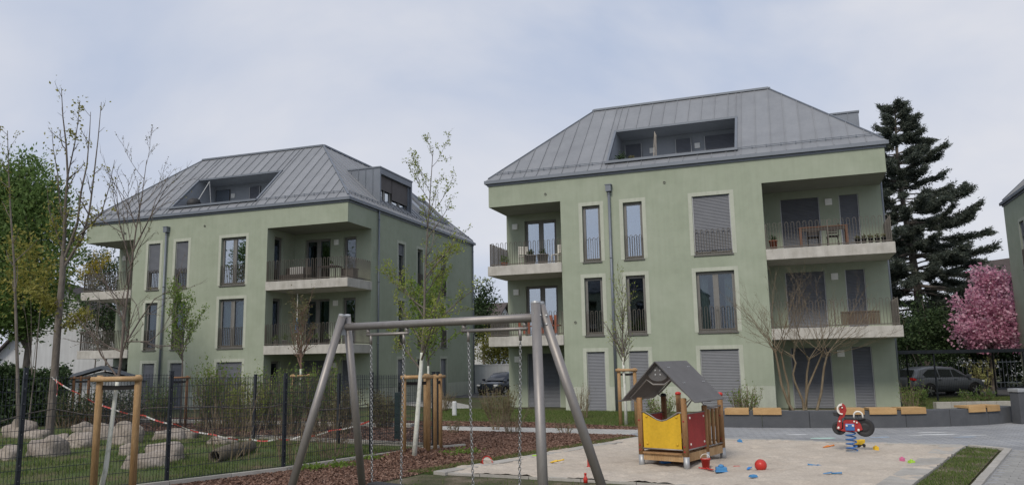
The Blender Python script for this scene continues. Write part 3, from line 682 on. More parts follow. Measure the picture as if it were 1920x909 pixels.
house('pale green apartment house with grey metal roof behind the playhouse and seat wall', *RH, cfg=cR)
house('pale green apartment house with dormer and metal roof behind the fenced lawn', *LH, cfg=cL)
house('green house wall cut off at the right picture edge beside the pink tree', 20.66, 25.04, -.346, 0, detail=False, leftwin=[(12.3, 13.1)])
house('green apartment house behind the viewer, seen only mirrored in windows', -18, -21, PI-.346, 0, detail=False)

# ============================================================ PLAYGROUND
# --- swing set
sw = empty('swing_set', (-1.1, 10.2, 0), 0, 'brushed steel double swing frame with chains in the foreground', 'swing')
so_ = V(-1.1, 10.2, 0)
TL, TR = V(-2.45, 11.25, 2.575)-so_, V(.27, 9.08, 2.545)-so_
bd = unit(TR-TL); pd = V(-bd[1], bd[0], 0)
pd = unit(pd)
g = G(); g.tube([TL+bd*.02, TR-bd*.02], .052, 20); g.build('crossbar', STEEL, sw, True).data
def leg(top, foot, ext=.16):
    top, foot = V(*top), V(*foot); d = unit(top-foot); t = top+d*ext
    g = G(); g.tube([foot, t], .057, 20); o = g.build('leg', STEEL, sw, True)
    g = G(); g.lathe(t-d*.002, d, [(.059, -.02), (.059, .004), (.03, .014)], 16); g.build('cap', GALV, o)
def F2(T, dx, dy): p = T+V(dx, dy, 0); return V(p[0], p[1], -.02)
for T, n_, f_, sg in ((TL, (-.80, -.17), (.13, .80), -1), (TR, (.02, -.80), (.92, .22), 1)):
    b = T+bd*sg*.055
    leg(b-pd*.075+V(0, 0, .02), F2(T, *n_)); leg(b+pd*.075+V(0, 0, .02), F2(T, *f_))
    g = G(); c = b+V(0, 0, -.03); g.obb(c, pd*.13, bd*.006, V(0, 0, .085)); o = g.build('joint_plate', GALV, sw)
    for s in (-1, 1):
        for zz in (-.05, .05): g = G(); q = c+pd*.06*s+V(0, 0, zz)+bd*sg*.03; g.lathe(q, bd*sg, [(.018, 0), (.018, .02), (.01, .034)], 8); g.build('bolt', GALV, o)
def chain_mesh(p, q, link=.052):
    g = G(); p, q = V(*p), V(*q); d = unit(q-p); L_ = np.linalg.norm(q-p); n = int(L_/(link*.72)); x = unit(np.cross(d, V(.3, 1, 0))); y = np.cross(d, x)
    for i in range(n):
        c = p+d*(i+.5)*L_/n; a = x if i % 2 else y; pts = []
        for k in range(9):
            t = 2*PI*k/8; pts.append(c+d*math.cos(t)*link*.5+a*math.sin(t)*link*.3)
        g.tube(pts, .0052, 5, False)
    return g
Lb = np.linalg.norm(TR-TL)
for f0, f1, zt in ((.135, .375, .44), (.66, .96, .44)):
    hb0, hb1 = TL+(TR-TL)*f0+V(0, 0, -.125), TL+(TR-TL)*f1+V(0, 0, -.125)
    g = G(); g.tube([hb0, hb1], .022, 12)
    for q in (hb0+(hb1-hb0)*.03, hb1-(hb1-hb0)*.03): g.bar(q, q+V(0, 0, .09), .012, .05)
    g.build('hanger_bar', STEEL, sw, True)
    ends = []
    for q in (hb0+(hb1-hb0)*.1, hb1-(hb1-hb0)*.1):
        g = G(); g.tube([q+V(0, 0, .0), q+V(0, 0, -.14)], .019, 10); g.build('swivel', STEEL, sw, True)
        e = (hb0+hb1)/2+(q-(hb0+hb1)/2)*.86; e = V(e[0], e[1], zt); ends.append(e)
        chain_mesh(q+V(0, 0, -.14), e).build('chain', CHAIN, sw, True)
    g = G(); c = (ends[0]+ends[1])/2; g.obb(c-V(0, 0, .02), (ends[1]-ends[0])/2*.98, pd*.1, V(0, 0, .02)); g.build('seat', BLACKP, sw, bevel=.015)

# --- playhouse
cx, cy, th, pw, pl = 2.772, 14.806, .641, .457, 1.745
ph = empty('playhouse', (cx, cy, 0), -th, 'small wooden playhouse with grey pitched roof and yellow and red panels', 'playhouse')
# local: x across the gable front, y into the house
def post(x, y, h, capm=None, steel=.24, m=WOOD):
    g = G(); g.lathe((x, y, 0), (0, 0, 1), [(.055, steel), (.055, h-.015), (.045, h)], 14); o = g.build('post', m, ph, True)
    g = G(); g.lathe((x, y, 0), (0, 0, 1), [(.057, -.05), (.057, steel)], 14); g.build('steel_foot', GALV, o, True)
    if capm: g = G(); g.lathe((x, y, h), (0, 0, 1), [(.063, -.025), (.063, .01), (.045, .03), (.01, .038)], 14); g.build('cap', capm, o, True)
    for zz in (.33, .42, h-.42):
        g = G(); g.lathe((x, y-.052, zz), (0, -1, 0), [(.017, 0), (.017, .01), (.006, .018)], 8); g.build('bolt_cap', RED, o)
post(-pw, 0, 1.30); post(pw, 0, 1.30)
post(pw, pl*.535, 1.12); post(-pw, pl*.6, 1.30, BLACKP, m=STAKE_D); post(pw, pl, 1.30, REDT); post(-pw, pl, 1.30, REDT)
def gpanel(F, a0, a1, z0, z1, m, notch=0, name='panel'):
    pts = [(a0, z0), (a1, z0), (a1, z1)]
    if notch: pts += [((a0+a1)/2+.1, z1-notch*.85), ((a0+a1)/2, z1-notch), ((a0+a1)/2-.1, z1-notch*.85)]
    pts += [(a0, z1)]
    g = G(); g.prism([F(a, z, -.009) for a, z in pts], F.N*.018); o = g.build(name, m, ph, bevel=.003)
    for a in (a0+.08, a1-.08):
        for z in (z0+.08, z1-.07): g = G(); g.lathe(F(a, z, .009), F.N, [(.024, 0), (.024, .008), (.012, .018)], 10); g.build('bolt', m if m is YEL else WHITEP, o, True)
    g = G(); top = [(a0-.06, z1+.01)]+([(a0+.05, z1+.015), ((a0+a1)/2-.1, z1-notch*.85+.015), ((a0+a1)/2, z1-notch+.015), ((a0+a1)/2+.1, z1-notch*.85+.015), (a1-.05, z1+.015)] if notch else [])+[(a1+.06, z1+.01)]
    g.tube([F(a, z) for a, z in top], .014, 8); g.build('tube_frame', STEEL, o, True); g = G(); g.tube([F(a0-.06, z0-.012), F(a1+.06, z0-.012)], .016, 8); g.build('tube_frame', STEEL, o, True)
PF = Fr((0, -.02, 0), (1, 0, 0), (0, -1, 0)); PR = Fr((pw+.02, 0, 0), (0, 1, 0), (1, 0, 0))
gpanel(PF, -pw+.07, pw-.07, .37, 1.02, YEL, .16); gpanel(PR, .08, pl*.535-.07, .37, 1.0, RED)
PL = Fr((-pw-.02, 0, 0), (0, 1, 0), (-1, 0, 0)); gpanel(PL, .08, pl*.6-.07, .37, .95, RED)
for i in range(3): g = G(); a = pl*.535+.14+i*.2; g.lathe(PR(a, .36), (0, 0, 1), [(.034, 0), (.034, .66), (.028, .68)], 10); g.build('slat', WOOD, ph, True)
g = G(); g.tube([PR(pl*.535, 1.07), PR(pl, 1.07)], .016, 8); g.build('rail', STEEL, ph, True); g = G(); g.tube([PR(pl*.535, .34), PR(pl, .34)], .016, 8); g.build('rail', STEEL, ph, True)
g = G(); g.tube([(-pw, pl, 1.0), (-pw*.6, pl, 1.02), (-pw*.35, pl, 1.16), (0, pl, 1.22), (pw*.3, pl, 1.02), (pw, pl, 1.0)], .016, 8); g.build('back_rail', STEEL, ph, True); g = G(); g.tube([(-pw, pl, .38), (pw, pl, .38)], .016, 8); g.build('back_rail', STEEL, ph, True)
for y in np.linspace(.0, pl, 12): g = G(); g.box(-pw+.06, pw-.06, y-.07+.0, y+.063, .27, .30); g.build('floor_plank', WOOD, ph)
for a, b in (((-pw+.056, -.0), (pw-.056, -.0)), ((pw, .056), (pw, pl*.535-.056)), ((pw, pl*.535+.056), (pw, pl-.056)), ((-pw, .056), (-pw, pl-.056)), ((-pw+.056, pl), (pw-.056, pl))):
    g = G(); g.bar((*a, .22), (*b, .22), .045, .15); g.build('beam', STAKE, ph)
g = G(); g.box(-.3, .3, .35, pl-.3, .48, .52); g.box(-.28, -.22, .4, pl-.35, .3, .48); g.build('bench', WOOD, ph)
# roof: two curved-lip boards, arched gable supports
hr, he, hw, o0, rl = 1.972, 1.227, .766, -.191, 1.405
for s in (-1, 1):
    prof = [(0, hr), (s*hw*.82, hr-(hr-he)*.84), (s*hw*.92, hr-(hr-he)*.95), (s*hw, he), (s*(hw+.05), he+.005)]
    g = G(); n = []
    for i, (x, z) in enumerate(prof[:-1]):
        x2, z2 = prof[i+1]; d = unit((x2-x, 0, z2-z)); nn = V(-d[2], 0, d[0]); nn = nn if nn[2] > 0 else -nn
        g.prism([(x, o0, z), (x2, o0, z2), (x2, o0+rl, z2), (x, o0+rl, z)], nn*.018)
    o = g.build('roof_board', DKGREY, ph)
    d = unit((s*hw, 0, he-hr)); nn = V(-d[2], 0, d[0]); nn = nn if nn[2] > 0 else -nn
    for t in (.16, .55):
        for yy in (.3, rl-.2):
            for k in (-.035, .035): g = G(); p = V(0, o0+yy+k, hr)+V(s*hw, 0, he-hr)*t+nn*.018; g.lathe(p, nn, [(.014, 0), (.014, .005), (.006, .01)], 8); g.build('bolt', GALV, o)
for yy in (o0+.1, o0+rl-.1):
    g = G(); arc = []
    for k in range(9): t = k/8; a = PI*(1+t); arc.append((.2*math.cos(a), yy, hr-.24+.0+.12*math.sin(a)))
    pts = [(0, yy, hr-.02)]+[(-.25, yy, hr-.26)]+arc+[(.25, yy, hr-.26)]
    g.prism(pts, (0, .015, 0)); o = g.build('gable_plate', DKGREY, ph)
    for xx in (-.05, .05):
        for zz in (.16, .24): g = G(); g.lathe((xx, yy-.001, hr-zz), (0, -1, 0), [(.02, 0), (.02, .006), (.01, .012)], 8); g.build('bolt', GALV, o)
    g = G(); g.tube([(-pw, yy+.09, 1.18), (-hw*.82, yy+.05, 1.3), (-.25, yy+.03, hr-.33), (-.12, yy+.03, hr-.42), (.12, yy+.03, hr-.42), (.25, yy+.03, hr-.33), (hw*.82, yy+.05, 1.3), (pw, yy+.09, 1.18)], .018, 8); g.build('roof_tube', STEEL, ph, True)

# --- spring rider (front of the motorcycle to the left, -x)
sr = empty('spring_rider', (7.03, 16.5, .03), -.42, 'red motorcycle spring rider on a blue coil beside the seat wall', 'spring rider')
g = G(); n = 110; pts = [(.098*math.cos(2*PI*5.2*i/n)*(1.1-.2*i/n), .098*math.sin(2*PI*5.2*i/n)*(1.1-.2*i/n), .04+.45*i/n) for i in range(n+1)]; g.tube(pts, .0145, 7); g.build('spring', BLUESP, sr, True)
g = G(); g.lathe((0, 0, .0), (0, 0, 1), [(.13, 0), (.13, .025), (.09, .035)], 14); g.box(-.18, .18, -.02, .02, 0, .02); g.build('base_plate', GALV, sr)
g = G(); g.box(-.09, .09, -.125, .125, .36, .50); o = g.build('spring_clamp', BLUESP, sr, bevel=.012)
for x in (-.06, .06): g = G(); g.lathe((x, -.125, .46), (0, -1, 0), [(.022, 0), (.022, .012), (.01, .02)], 10); g.build('bolt', WHITEP, o)
def wheel(x, z, r, name='wheel'):
    g = G(); pr_ = [(r*.55, -.05), (r*.82, -.075), (r*.97, -.06), (r, -.0), (r*.97, .06), (r*.82, .075), (r*.55, .05)]
    g.lathe((x, 0, z), (0, 1, 0), pr_, 26); o = g.build(name, BLACKP, sr, True)
    g = G(); g.lathe((x, -.052, z), (0, -1, 0), [(r*.5, 0), (r*.3, .012)], 18); g.build('hub', BLACKP, o)
wheel(-.21, .40, .14); wheel(.28, .42, .19)
def plate(poly, y, t, m, name, bev=.006):
    g = G(); g.prism([(x, y, z) for x, z in poly], (0, t, 0)); return g.build(name, m, sr, bevel=bev)
for y in (-.10, .082):
    plate([(-.20, .36), (-.13, .34), (.14, .34), (.24, .38), (.21, .50), (.14, .57), (-.06, .585), (-.12, .55), (-.13, .40)], y, .018, RED, 'side_plate')
    plate([(-.26, .39), (-.20, .36), (-.15, .42), (-.15, .60), (-.09, .64), (-.04, .76), (-.06, .86), (-.10, .90), (-.16, .885), (-.18, .80), (-.17, .68), (-.215, .6)], y-.02 if y < 0 else y+.02, .018, RED, 'fork_plate')
plate([(-.30, .66), (-.2, .63), (-.1, .66), (-.1, .74), (-.22, .72), (-.31, .73)], -.07, .14, BLACKP, 'fender')
plate([(-.10, .585), (.20, .575), (.31, .60), (.31, .615), (-.10, .605)], -.11, .22, BLACKP, 'seat')
for y in (-.14, .14):
    g = G(); pts = [(-.12, y, .885)]+[(-.13-.085*math.sin(a), y*1.05, .79+.085*math.cos(a)*1.1) for a in np.linspace(.1, PI-.1, 9)]+[(-.12, y, .70)]; g.tube(pts, .016, 8); g.build('handle', WHITEP, sr, True)
g = G(); g.tube([(-.12, -.15, .83), (-.12, .15, .83)], .016, 8); g.build('handle_axle', WHITEP, sr, True)
g = G(); pts = [(.09, 0, .6)]+[(.175-.085*math.cos(a), 0, .66+.085*math.sin(a)) for a in np.linspace(0, PI, 11)]+[(.26, 0, .6)]; g.tube(pts, .017, 8); g.build('rear_handle', WHITEP, sr, True)
for x, z in ((-.22, .42), (.16, .38)): g = G(); g.tube([(x, -.26, z), (x, .26, z)], .022, 9); g.build('foot_peg', WHITEP, sr, True)
for x, z in ((-.19, .55), (.09, .55), (.14, .53)): g = G(); g.lathe((x, -.12, z), (0, -1, 0), [(.018, 0), (.018, .01)], 8); g.build('bolt', WHITEP, sr)

for ch in sr.children:
    if ch.name.split('.')[0] not in ('spring', 'base_plate'): ch.location.z = .09
# --- toys in the sand
def at_s(x, y, z=.045): return (x, y, z)
def toy(name, label, cat, x, y, z=.04, rz=0, tilt=(0, 0)):
    o = empty(name, (x, y, z), rz, label, cat, 'toys left in the sandpit'); o.rotation_euler = (tilt[0], tilt[1], rz); return o
def one(name, g, m, label, cat, x, y, z=.04, rot=(0, 0, 0), smooth=False, bevel=0):
    o = g.build(name, m, None, smooth, bevel); o.location = (x, y, z); o.rotation_euler = rot; return tag(o, label, cat, 'toys left in the sandpit')
def bucket(label, x, y, m, r=.085, h=.16, rot=(0, 0, 0), handle=True):
    t = toy('toy_bucket', label, 'bucket', x, y, .04); t.rotation_euler = rot
    g = G(); g.lathe((0, 0, 0), (0, 0, 1), [(r*.75, 0), (r, h), (r*1.1, h), (r*1.1, h-.015), (r*1.02, h-.02)], 16); b = g.build('pail', m, t, True)
    g = G(); g.lathe((0, 0, h-.02), (0, 0, 1), [(r*.9, 0), (r*.9, .012)], 14); g.build('sand_fill', SANDM, b)
    if handle: g = G(); g.tube([(r*math.cos(a), .02, h+r*.9*math.sin(a)) for a in np.linspace(0, PI, 9)], .006, 6); g.build('handle', WHITEP, t, True)
bucket('red toy bucket tipped on the sandpit edge beneath the swing chain', -.64, 15.62, REDT, .11, .16, (1.2, .3, .5))
bucket('red toy bucket standing by the right front post of the playhouse', 3.47, 14.46, REDT, .085, .18)
def shovel(label, x, y, m, rz, s=1.):
    t = toy('toy_shovel', label, 'shovel', x, y, .06, rz); g = G(); g.lathe((0, 0, .01), (1, 0, .1), [(.012*s, 0), (.011*s, .13*s), (.016*s, .15*s)], 8); g.build('handle', m, t, True)
    g = G(); P = [(-.12*s, -.025*s, .0), (-.12*s, .025*s, .0), (-.03*s, .045*s, .012), (.01*s, .03*s, .03), (.01*s, -.03*s, .03), (-.03*s, -.045*s, .012)]; g.prism(P, (0, 0, .006)); g.build('blade', m, t)
shovel('yellow toy shovel lying in the sand right of the steel swing leg', .80, 15.6, YELT, .6, 1.2)
shovel('red toy ladle lying beside the red bucket at the playhouse', 3.42, 14.18, REDT, 2.6, 1.)
shovel('blue toy shovel lying alone in the middle of the sand', 5.47, 14.32, BLUEL, 2.7, 1.2)
shovel('light blue toy rake lying nearest the front right of the sand', 5.33, 13.4, BLUEL, -.4, 1.1)
shovel('small dark blue toy shovel left of the big red ball', 4.17, 14.15, BLUET, .9, .7)
shovel('orange toy shovel half buried in front of the spring rider', 6.84, 17.25, ORANGET, .5, 1.2)
def block(label, x, y, m, sx, sy, sz, rz=0., dome=False, cat='toy block', name='sand_mould'):
    t = toy(name, label, cat, x, y, .04, rz); g = G(); g.box(-sx, sx, -sy, sy, 0, sz); g.build('body', m, t, bevel=.012)
    g = G(); g.box(-sx*1.12, sx*1.12, -sy*1.12, sy*1.12, -.004, .014); g.build('rim', m, t, bevel=.004)
    if dome: g = G(); g.lathe((0, 0, sz), (0, 0, 1), [(sx*.6, 0), (sx*.45, sx*.35), (.004, sx*.5)], 12); g.build('dome', m, t, True)
block('red castle sand mould standing in the sand behind the steel swing leg', 1.42, 14.92, REDT, .06, .06, .14, .3)
block('blue loaf-shaped sand mould in front of the playhouse', 3.64, 14.05, BLUEL, .095, .06, .08, -.1, True)
block('blue sand mould lying under the playhouse floor', 2.86, 15.15, BLUET, .1, .06, .07, .2)
block('flat lime green sand mould on the sandpit border', .42, 16.62, LIMET, .07, .05, .04, .5)
block('small flat red sand mould left of the red ball', 4.05, 14.52, REDT, .06, .04, .03, .2)
block('small light blue sand mould in front of the red ball', 4.0, 13.38, BLUEL, .055, .045, .035, .4)
block('pink sand mould beside the lime one near the right border', 7.25, 14.84, PINKT, .04, .035, .08, .4, True)
block('lime sand mould beside the pink one near the right border', 7.33, 14.66, LIMET, .05, .045, .05, .2, True)
block('yellow toy cup standing right of the spring rider', 7.58, 16.6, YELT, .045, .045, .09, .2, True, 'cup', 'toy_cup')
block('small blue and pink sand mould at the far sand edge right of the playhouse', 5.3, 18.62, BLUEL, .05, .04, .06, .2, True)
block('little pink sand mould at the far sand edge right of the playhouse', 5.16, 18.55, PINKT, .05, .04, .03, .5)
t = toy('toy_bottle', 'red toy bottle standing at the bottom edge by the swing leg', 'bottle', 1.14, 13.05)
g = G(); g.lathe((0, 0, 0), (0, 0, 1), [(.035, 0), (.037, .07), (.02, .1), (.018, .13)], 12); g.build('body', REDT, t, True); g = G(); g.lathe((0, 0, .13), (0, 0, 1), [(.022, 0), (.02, .03)], 10); g.build('lid', REDT, t, True)
t = toy('toy_ball', 'large red ball lying in the sand in front of the seat wall', 'ball', 4.33, 14.0, .035)
g = G(); g.lathe((0, 0, 0), (0, 0, 1), [(max(.004, .105*math.sin(a)), .105-.105*math.cos(a)) for a in np.linspace(0, PI, 15)], 24); b = g.build('shell', REDT, t, True)
g = G()
for k in range(4):
    a = k*PI/4; g.tube([(.1055*math.cos(t_)*math.cos(a), .1055*math.cos(t_)*math.sin(a), .105+.1055*math.sin(t_)) for t_ in np.linspace(-1.5, 1.5, 15)], .002, 4)
g.build('seam', RED, b)
t = toy('toy_truck', 'yellow and black toy truck behind the blue spring', 'toy truck', 7.5, 17.2, .05, .4)
g = G(); g.prism([(-.11, -.06, .06), (.0, -.06, .05), (.11, -.06, .09), (.12, -.06, .16), (-.08, -.06, .14)], (0, .12, 0)); g.build('tipper', YELT, t, bevel=.008)
g = G(); g.box(-.13, .12, -.045, .045, .035, .06); g.build('chassis', BLACKP, t)
for x in (-.08, .08):
    for y in (-.065, .045): g = G(); g.lathe((x, y, .035), (0, 1, 0), [(.035, 0), (.035, .022)], 12); g.build('wheel', BLACKP, t)

# --- chalk marks on the paving
CHALK = [mat('chalk_white', [(.55, .56, .56), (.7, .71, .71)], scale=25, rough=1), mat('chalk_mint', [(.36, .52, .46), (.45, .6, .55)], scale=25, rough=1), mat('chalk_blue', [(.33, .44, .58), (.42, .52, .64)], scale=25, rough=1)]
def chalk(x, y, lx, ly, c, label):
    g = G(); n = 14; g.quad(*[(x+lx*math.cos(2*PI*i/n)*R_.uniform(.7, 1.1), y+ly*math.sin(2*PI*i/n)*R_.uniform(.6, 1.15), .0245) for i in range(n)]); o = g.build('chalk_mark', CHALK[c]); tag(o, label, 'chalk drawing', 'chalk drawings on the paving')
chalk(7.29, 20.35, .33, .10, 0, 'white chalk patch on the paving left of the spring rider')
chalk(7.58, 19.4, .42, .16, 1, 'mint green chalk patch on the paving just left of the spring rider')
chalk(9.0, 19.4, .28, .09, 2, 'light blue chalk stroke on the paving right of the spring rider')
chalk(10.75, 20.35, .5, .08, 0, 'upper long white chalk stroke of the group on the right')
chalk(10.55, 19.75, .55, .13, 0, 'broad white chalk scribble in the group on the right')
chalk(9.95, 19.6, .2, .06, 0, 'short white chalk dash left of the chalk scribble group')
chalk(11.35, 19.45, .35, .07, 0, 'white chalk stroke at the right end of the chalk group')
chalk(10.9, 19.1, .35, .06, 2, 'pale bluish chalk line nearest the sandpit below the chalk group')

# --- seat wall with timber seats
wb = [(5.92, 23.0), (6.2, 22.8), (7.63, 22.34), (9.03, 22.03), (10.52, 21.8), (12.23, 21.9), (13.44, 22.2), (14.5, 22.8)]
sp = []
for i in range(len(wb)-1):
    p0, p1, p2, p3 = (np.array(wb[max(0, min(len(wb)-1, k))]) for k in (i-1, i, i+1, i+2))
    for t in np.linspace(0, 1, 12, endpoint=False): sp.append(.5*((2*p1)+(p2-p0)*t+(2*p0-5*p1+4*p2-p3)*t*t+(3*p1-p0-3*p2+p3)*t**3))
sp.append(np.array(wb[-1])); sp = np.array(sp); cum = np.concatenate([[0], np.cumsum(np.linalg.norm(np.diff(sp, axis=0), axis=1))])
def wpt(s): return np.array([np.interp(s, cum, sp[:, 0]), np.interp(s, cum, sp[:, 1])])
def wnorm(s): d = unit(wpt(s+.05)-wpt(s-.05)); return np.array([-d[1], d[0]])
WT = .48
wall = empty('seat_wall', (wb[3][0], wb[3][1], 0), 0, 'curved dark concrete seat wall with timber seat tops beyond the sandpit', 'wall'); wo = np.array(wb[3])
def wstrip(s0, s1, n0, n1, z0, z1, k):
    g = G(); A = [wpt(s)+wnorm(s)*n0-wo for s in np.linspace(s0, s1, k+1)]; B_ = [wpt(s)+wnorm(s)*n1-wo for s in np.linspace(s0, s1, k+1)]
    vs = []; fs = []
    for a, b in zip(A, B_): vs += [(*a, z0), (*a, z1), (*b, z1), (*b, z0)]
    for i in range(k):
        for j in range(4): fs.append((4*i+j, 4*i+(j+1) % 4, 4*i+4+(j+1) % 4, 4*i+4+j))
    fs += [(0, 1, 2, 3), (4*k+3, 4*k+2, 4*k+1, 4*k)]; g.add(vs, fs); return g
Lw = cum[-1]; nseg = 7
for i in range(nseg): wstrip(Lw*i/nseg+.005, Lw*(i+1)/nseg-.005, 0, WT, -.05, .475, 5).build('wall_segment', CONC_D, wall, bevel=.008)
def s_at(x):
    return float(np.interp(x, sp[:, 0], cum))
for a, b in ((6.12, 6.75), (6.86, 7.6), (9.1, 9.75), (9.88, 10.6), (10.72, 11.42), (12.7, 13.25), (13.33, 13.8)):
    s0, s1 = s_at(a), s_at(b); o = wstrip(s0+.05, s1-.05, .05, WT-.05, .476, .50, 4).build('timber_seat', GALV, wall)
    for j in range(4): wstrip(s0, s1, -.03+j*.135, -.03+j*.135+.122, .50, .555, 4).build('plank', SEATW, o, bevel=.004)
    wstrip(s0, s1, -.052, -.033, .385, .553, 4).build('front_plank', SEATW, o, bevel=.004)

# --- fence of steel mesh panels
def mesh_panel(g, p, q, z0, z1, step=.05, rows=.2):
    p, q = V(*p), V(*q); d = unit(q-p); L_ = np.linalg.norm(q-p); nn = V(-d[1], d[0], 0); n = int(L_/step)
    for i in range(n+1):
        c = p+d*(L_*i/n); r = .0028; g.obb(c+V(0, 0, (z0+z1)/2), d*r, nn*r, V(0, 0, (z1-z0)/2))
    zz = z0+.05
    while zz < z1:
        for s in (-1, 1): c = (p+q)/2+nn*.0065*s+V(0, 0, zz); g.obb(c, d*L_/2, nn*.0032, V(0, 0, .0035))
        zz += rows
def fence(label, pts, heights, wide=.06, step=.05, inner=True):
    o0 = V(*pts[0], 0); rt = empty('mesh_fence', tuple(o0), 0, label, 'fence')
    P = [V(*p, 0)-o0 for p in pts]
    for i, (p, h) in enumerate(zip(P, heights)):
        d = unit(P[min(i+1, len(P)-1)]-P[max(i-1, 0)]); nn = V(-d[1], d[0], 0)
        g = G(); g.obb(p+V(0, 0, h/2), d*wide*.5, nn*wide*.6, V(0, 0, h/2)); po = g.build('post', FENCEM, rt, bevel=.006)
        g = G(); g.obb(p+V(0, 0, h+.006), d*wide*.55, nn*wide*.65, V(0, 0, .008)); g.build('cap', FENCEM, po)
        g = G()
        for k in range(8): g.lathe(p-nn*wide*.6+V(0, 0, h-.08-k*.235), -nn, [(.009, 0), (.006, .008)], 6)
        g.build('clip_screws', GALV, po)
    for i in range(len(P)-1):
        g = G(); h = min(heights[i], heights[i+1])-.03; nn = unit(P[i+1]-P[i]); off = V(nn[1], -nn[0], 0)*.05
        mesh_panel(g, P[i]+off, P[i+1]+off, .05, h, step); g.build('mesh_panel', FENCEM, rt)
    return rt
fence('long dark mesh fence in front of the boulder lawn', FP, [1.98, 2.06, 1.96, 1.87, 1.83, 1.80])
fence('dark mesh fence at the back of the boulder lawn, towards the house', [(-1.98, 19.0), (-4.6, 20.4), (-7.3, 21.9), (-10.4, 23.6), (-13.6, 25.4)], [1.8, 1.78, 1.78, 1.75, 1.75], step=.06)
g = G(); g.box(-.07, .07, -.07, .07, 0, 1.25); o = g.build('gate_post', GREENP, None, bevel=.008); o.location = (-3.2, 21.3, 0); tag(o, 'short dark green post behind the mesh fence corner', 'post')
# rope along the fence
g = G(); rp = [(0, 790, 12.2), (45, 776, 12.35), (100, 766, 12.8), (160, 777, 13.2), (230, 780, 13.6), (270, 765, 13.8), (318, 763, 14.1), (400, 762, 14.6), (450, 765, 15.0), (500, 763, 15.3), (533, 757, 15.5), (600, 768, 16.3), (640, 766, 16.7), (690, 757, 17.2)]
rp = [at(*q) for q in rp]; g.tube(rp, .011, 5); o = g.build('rope', BARKM, None, True); tag(o, 'slack brown rope strung along the long mesh fence', 'rope')

# --- barrier tape
def tapemat():
    m = bpy.data.materials.new('tape'); m.use_nodes = True; nt = m.node_tree; lk = nt.links.new; b = nt.nodes['Principled BSDF']
    at_ = nt.nodes.new('ShaderNodeUVMap'); wv = nt.nodes.new('ShaderNodeTexWave'); wv.inputs['Scale'].default_value = .42; wv.inputs['Distortion'].default_value = 0
    lk(at_.outputs[0], wv.inputs['Vector']); r = _ramp(nt, [(.5, .49, .47), (.42, .06, .045)], [.49, .51]); lk(wv.outputs['Fac'], r.inputs[0]); lk(r.outputs[0], b.inputs['Base Color']); b.inputs['Roughness'].default_value = .4
    return m
TAPE = tapemat()
def tape(label, pts, w=.038):
    P = [at(*p) for p in pts]; Q = []
    for i in range(len(P)-1):
        for t in np.linspace(0, 1, 6, endpoint=False): q = P[i]*(1-t)+P[i+1]*t; q = q-V(0, 0, .05*math.sin(t*PI)); Q.append(q)
    Q.append(P[-1]); g = G(); s = 0; uv = []
    for i in range(len(Q)-1):
        d = np.linalg.norm(Q[i+1]-Q[i]); a0, a1 = .5*math.sin(i*.7), .5*math.sin((i+1)*.7)
        o0, o1 = V(math.sin(a0)*w/2, math.sin(a0)*w/4, math.cos(a0)*w/2), V(math.sin(a1)*w/2, math.sin(a1)*w/4, math.cos(a1)*w/2)
        g.quad(Q[i]-o0, Q[i+1]-o1, Q[i+1]+o1, Q[i]+o0); uv += [(s, 0), (s+d, 0), (s+d, w), (s, w)]; s += d
    o = g.build('barrier_tape', TAPE); l = o.data.uv_layers.new(name='UVMap')
    for i, c in enumerate(uv): l.data[i].uv = c
    return tag(o, label, 'tape')
tape('red and white barrier tape from the tall tree down across the lawn', [(96, 706, 23.8), (150, 738, 23.4), (205, 764, 22.8), (270, 778, 22.2), (330, 795, 21.6), (400, 814, 20.8), (470, 823, 20.2)])
tape('red and white barrier tape low along the shrubs behind the fence', [(472, 823, 20.2), (520, 822, 19.8), (560, 818, 19.5), (620, 806, 19.2), (700, 786, 19.0)])
tape('short loose end of barrier tape hanging from the tall tree', [(105, 706, 23.6), (108, 722, 23.6), (106, 742, 23.55)])

# ============================================================ VEGETATION
def perp(d):
    r = rng.normal(size=3); r -= d*(r@d); return unit(r)
def grow(out, tips, p, d, L_, r, lvl, spec, leaf_from=2, nseg=None, rtip=.25):
    sp_ = spec[lvl]; k = nseg or sp_.get('seg', 4); pts = [np.array(p, float)]; ds = []; d = unit(d)
    for i in range(k):
        d = unit(d+rng.normal(size=3)*sp_.get('jit', .12)+V(0, 0, sp_.get('up', .05))); pts.append(pts[-1]+d*L_/k); ds.append(d)
    rad = [r*(1-(1-rtip)*i/k) for i in range(k+1)]; out.append((pts, rad))
    if lvl >= leaf_from:
        for i in range(k): tips.append((pts[i], pts[i+1], ds[i]))
    children(out, tips, pts, rad, L_, lvl, spec, leaf_from)
def children(out, tips, pts, rad, L_, lvl, spec, leaf_from):
    if lvl+1 >= len(spec): return
    sp_ = spec[lvl]; k = len(pts)-1; n = sp_['n']
    for j in range(n):
        f = sp_.get('st', .3)+(1-sp_.get('st', .3))*(j+rng.random())/n; f = min(f, .98); x = f*k; i = min(int(x), k-1); q = pts[i]+(pts[i+1]-pts[i])*(x-i); d = unit(pts[i+1]-pts[i])
        a = rng.uniform(*sp_['ang']); dd = unit(d*math.cos(a)+perp(d)*math.sin(a)); rr = rad[i]*.62*sp_.get('rr', 1)
        ll = L_*rng.uniform(*sp_['lr'])*(1-.45*f*sp_.get('taper', 1)); grow(out, tips, q, dd, ll, max(rr, .003), lvl+1, spec, leaf_from)
def wood_mesh(out, big=8):
    g = G()
    for pts, rad in out: n = big if rad[0] > .04 else (5 if rad[0] > .012 else 3); g.tube(pts, rad, n, False)
    return g
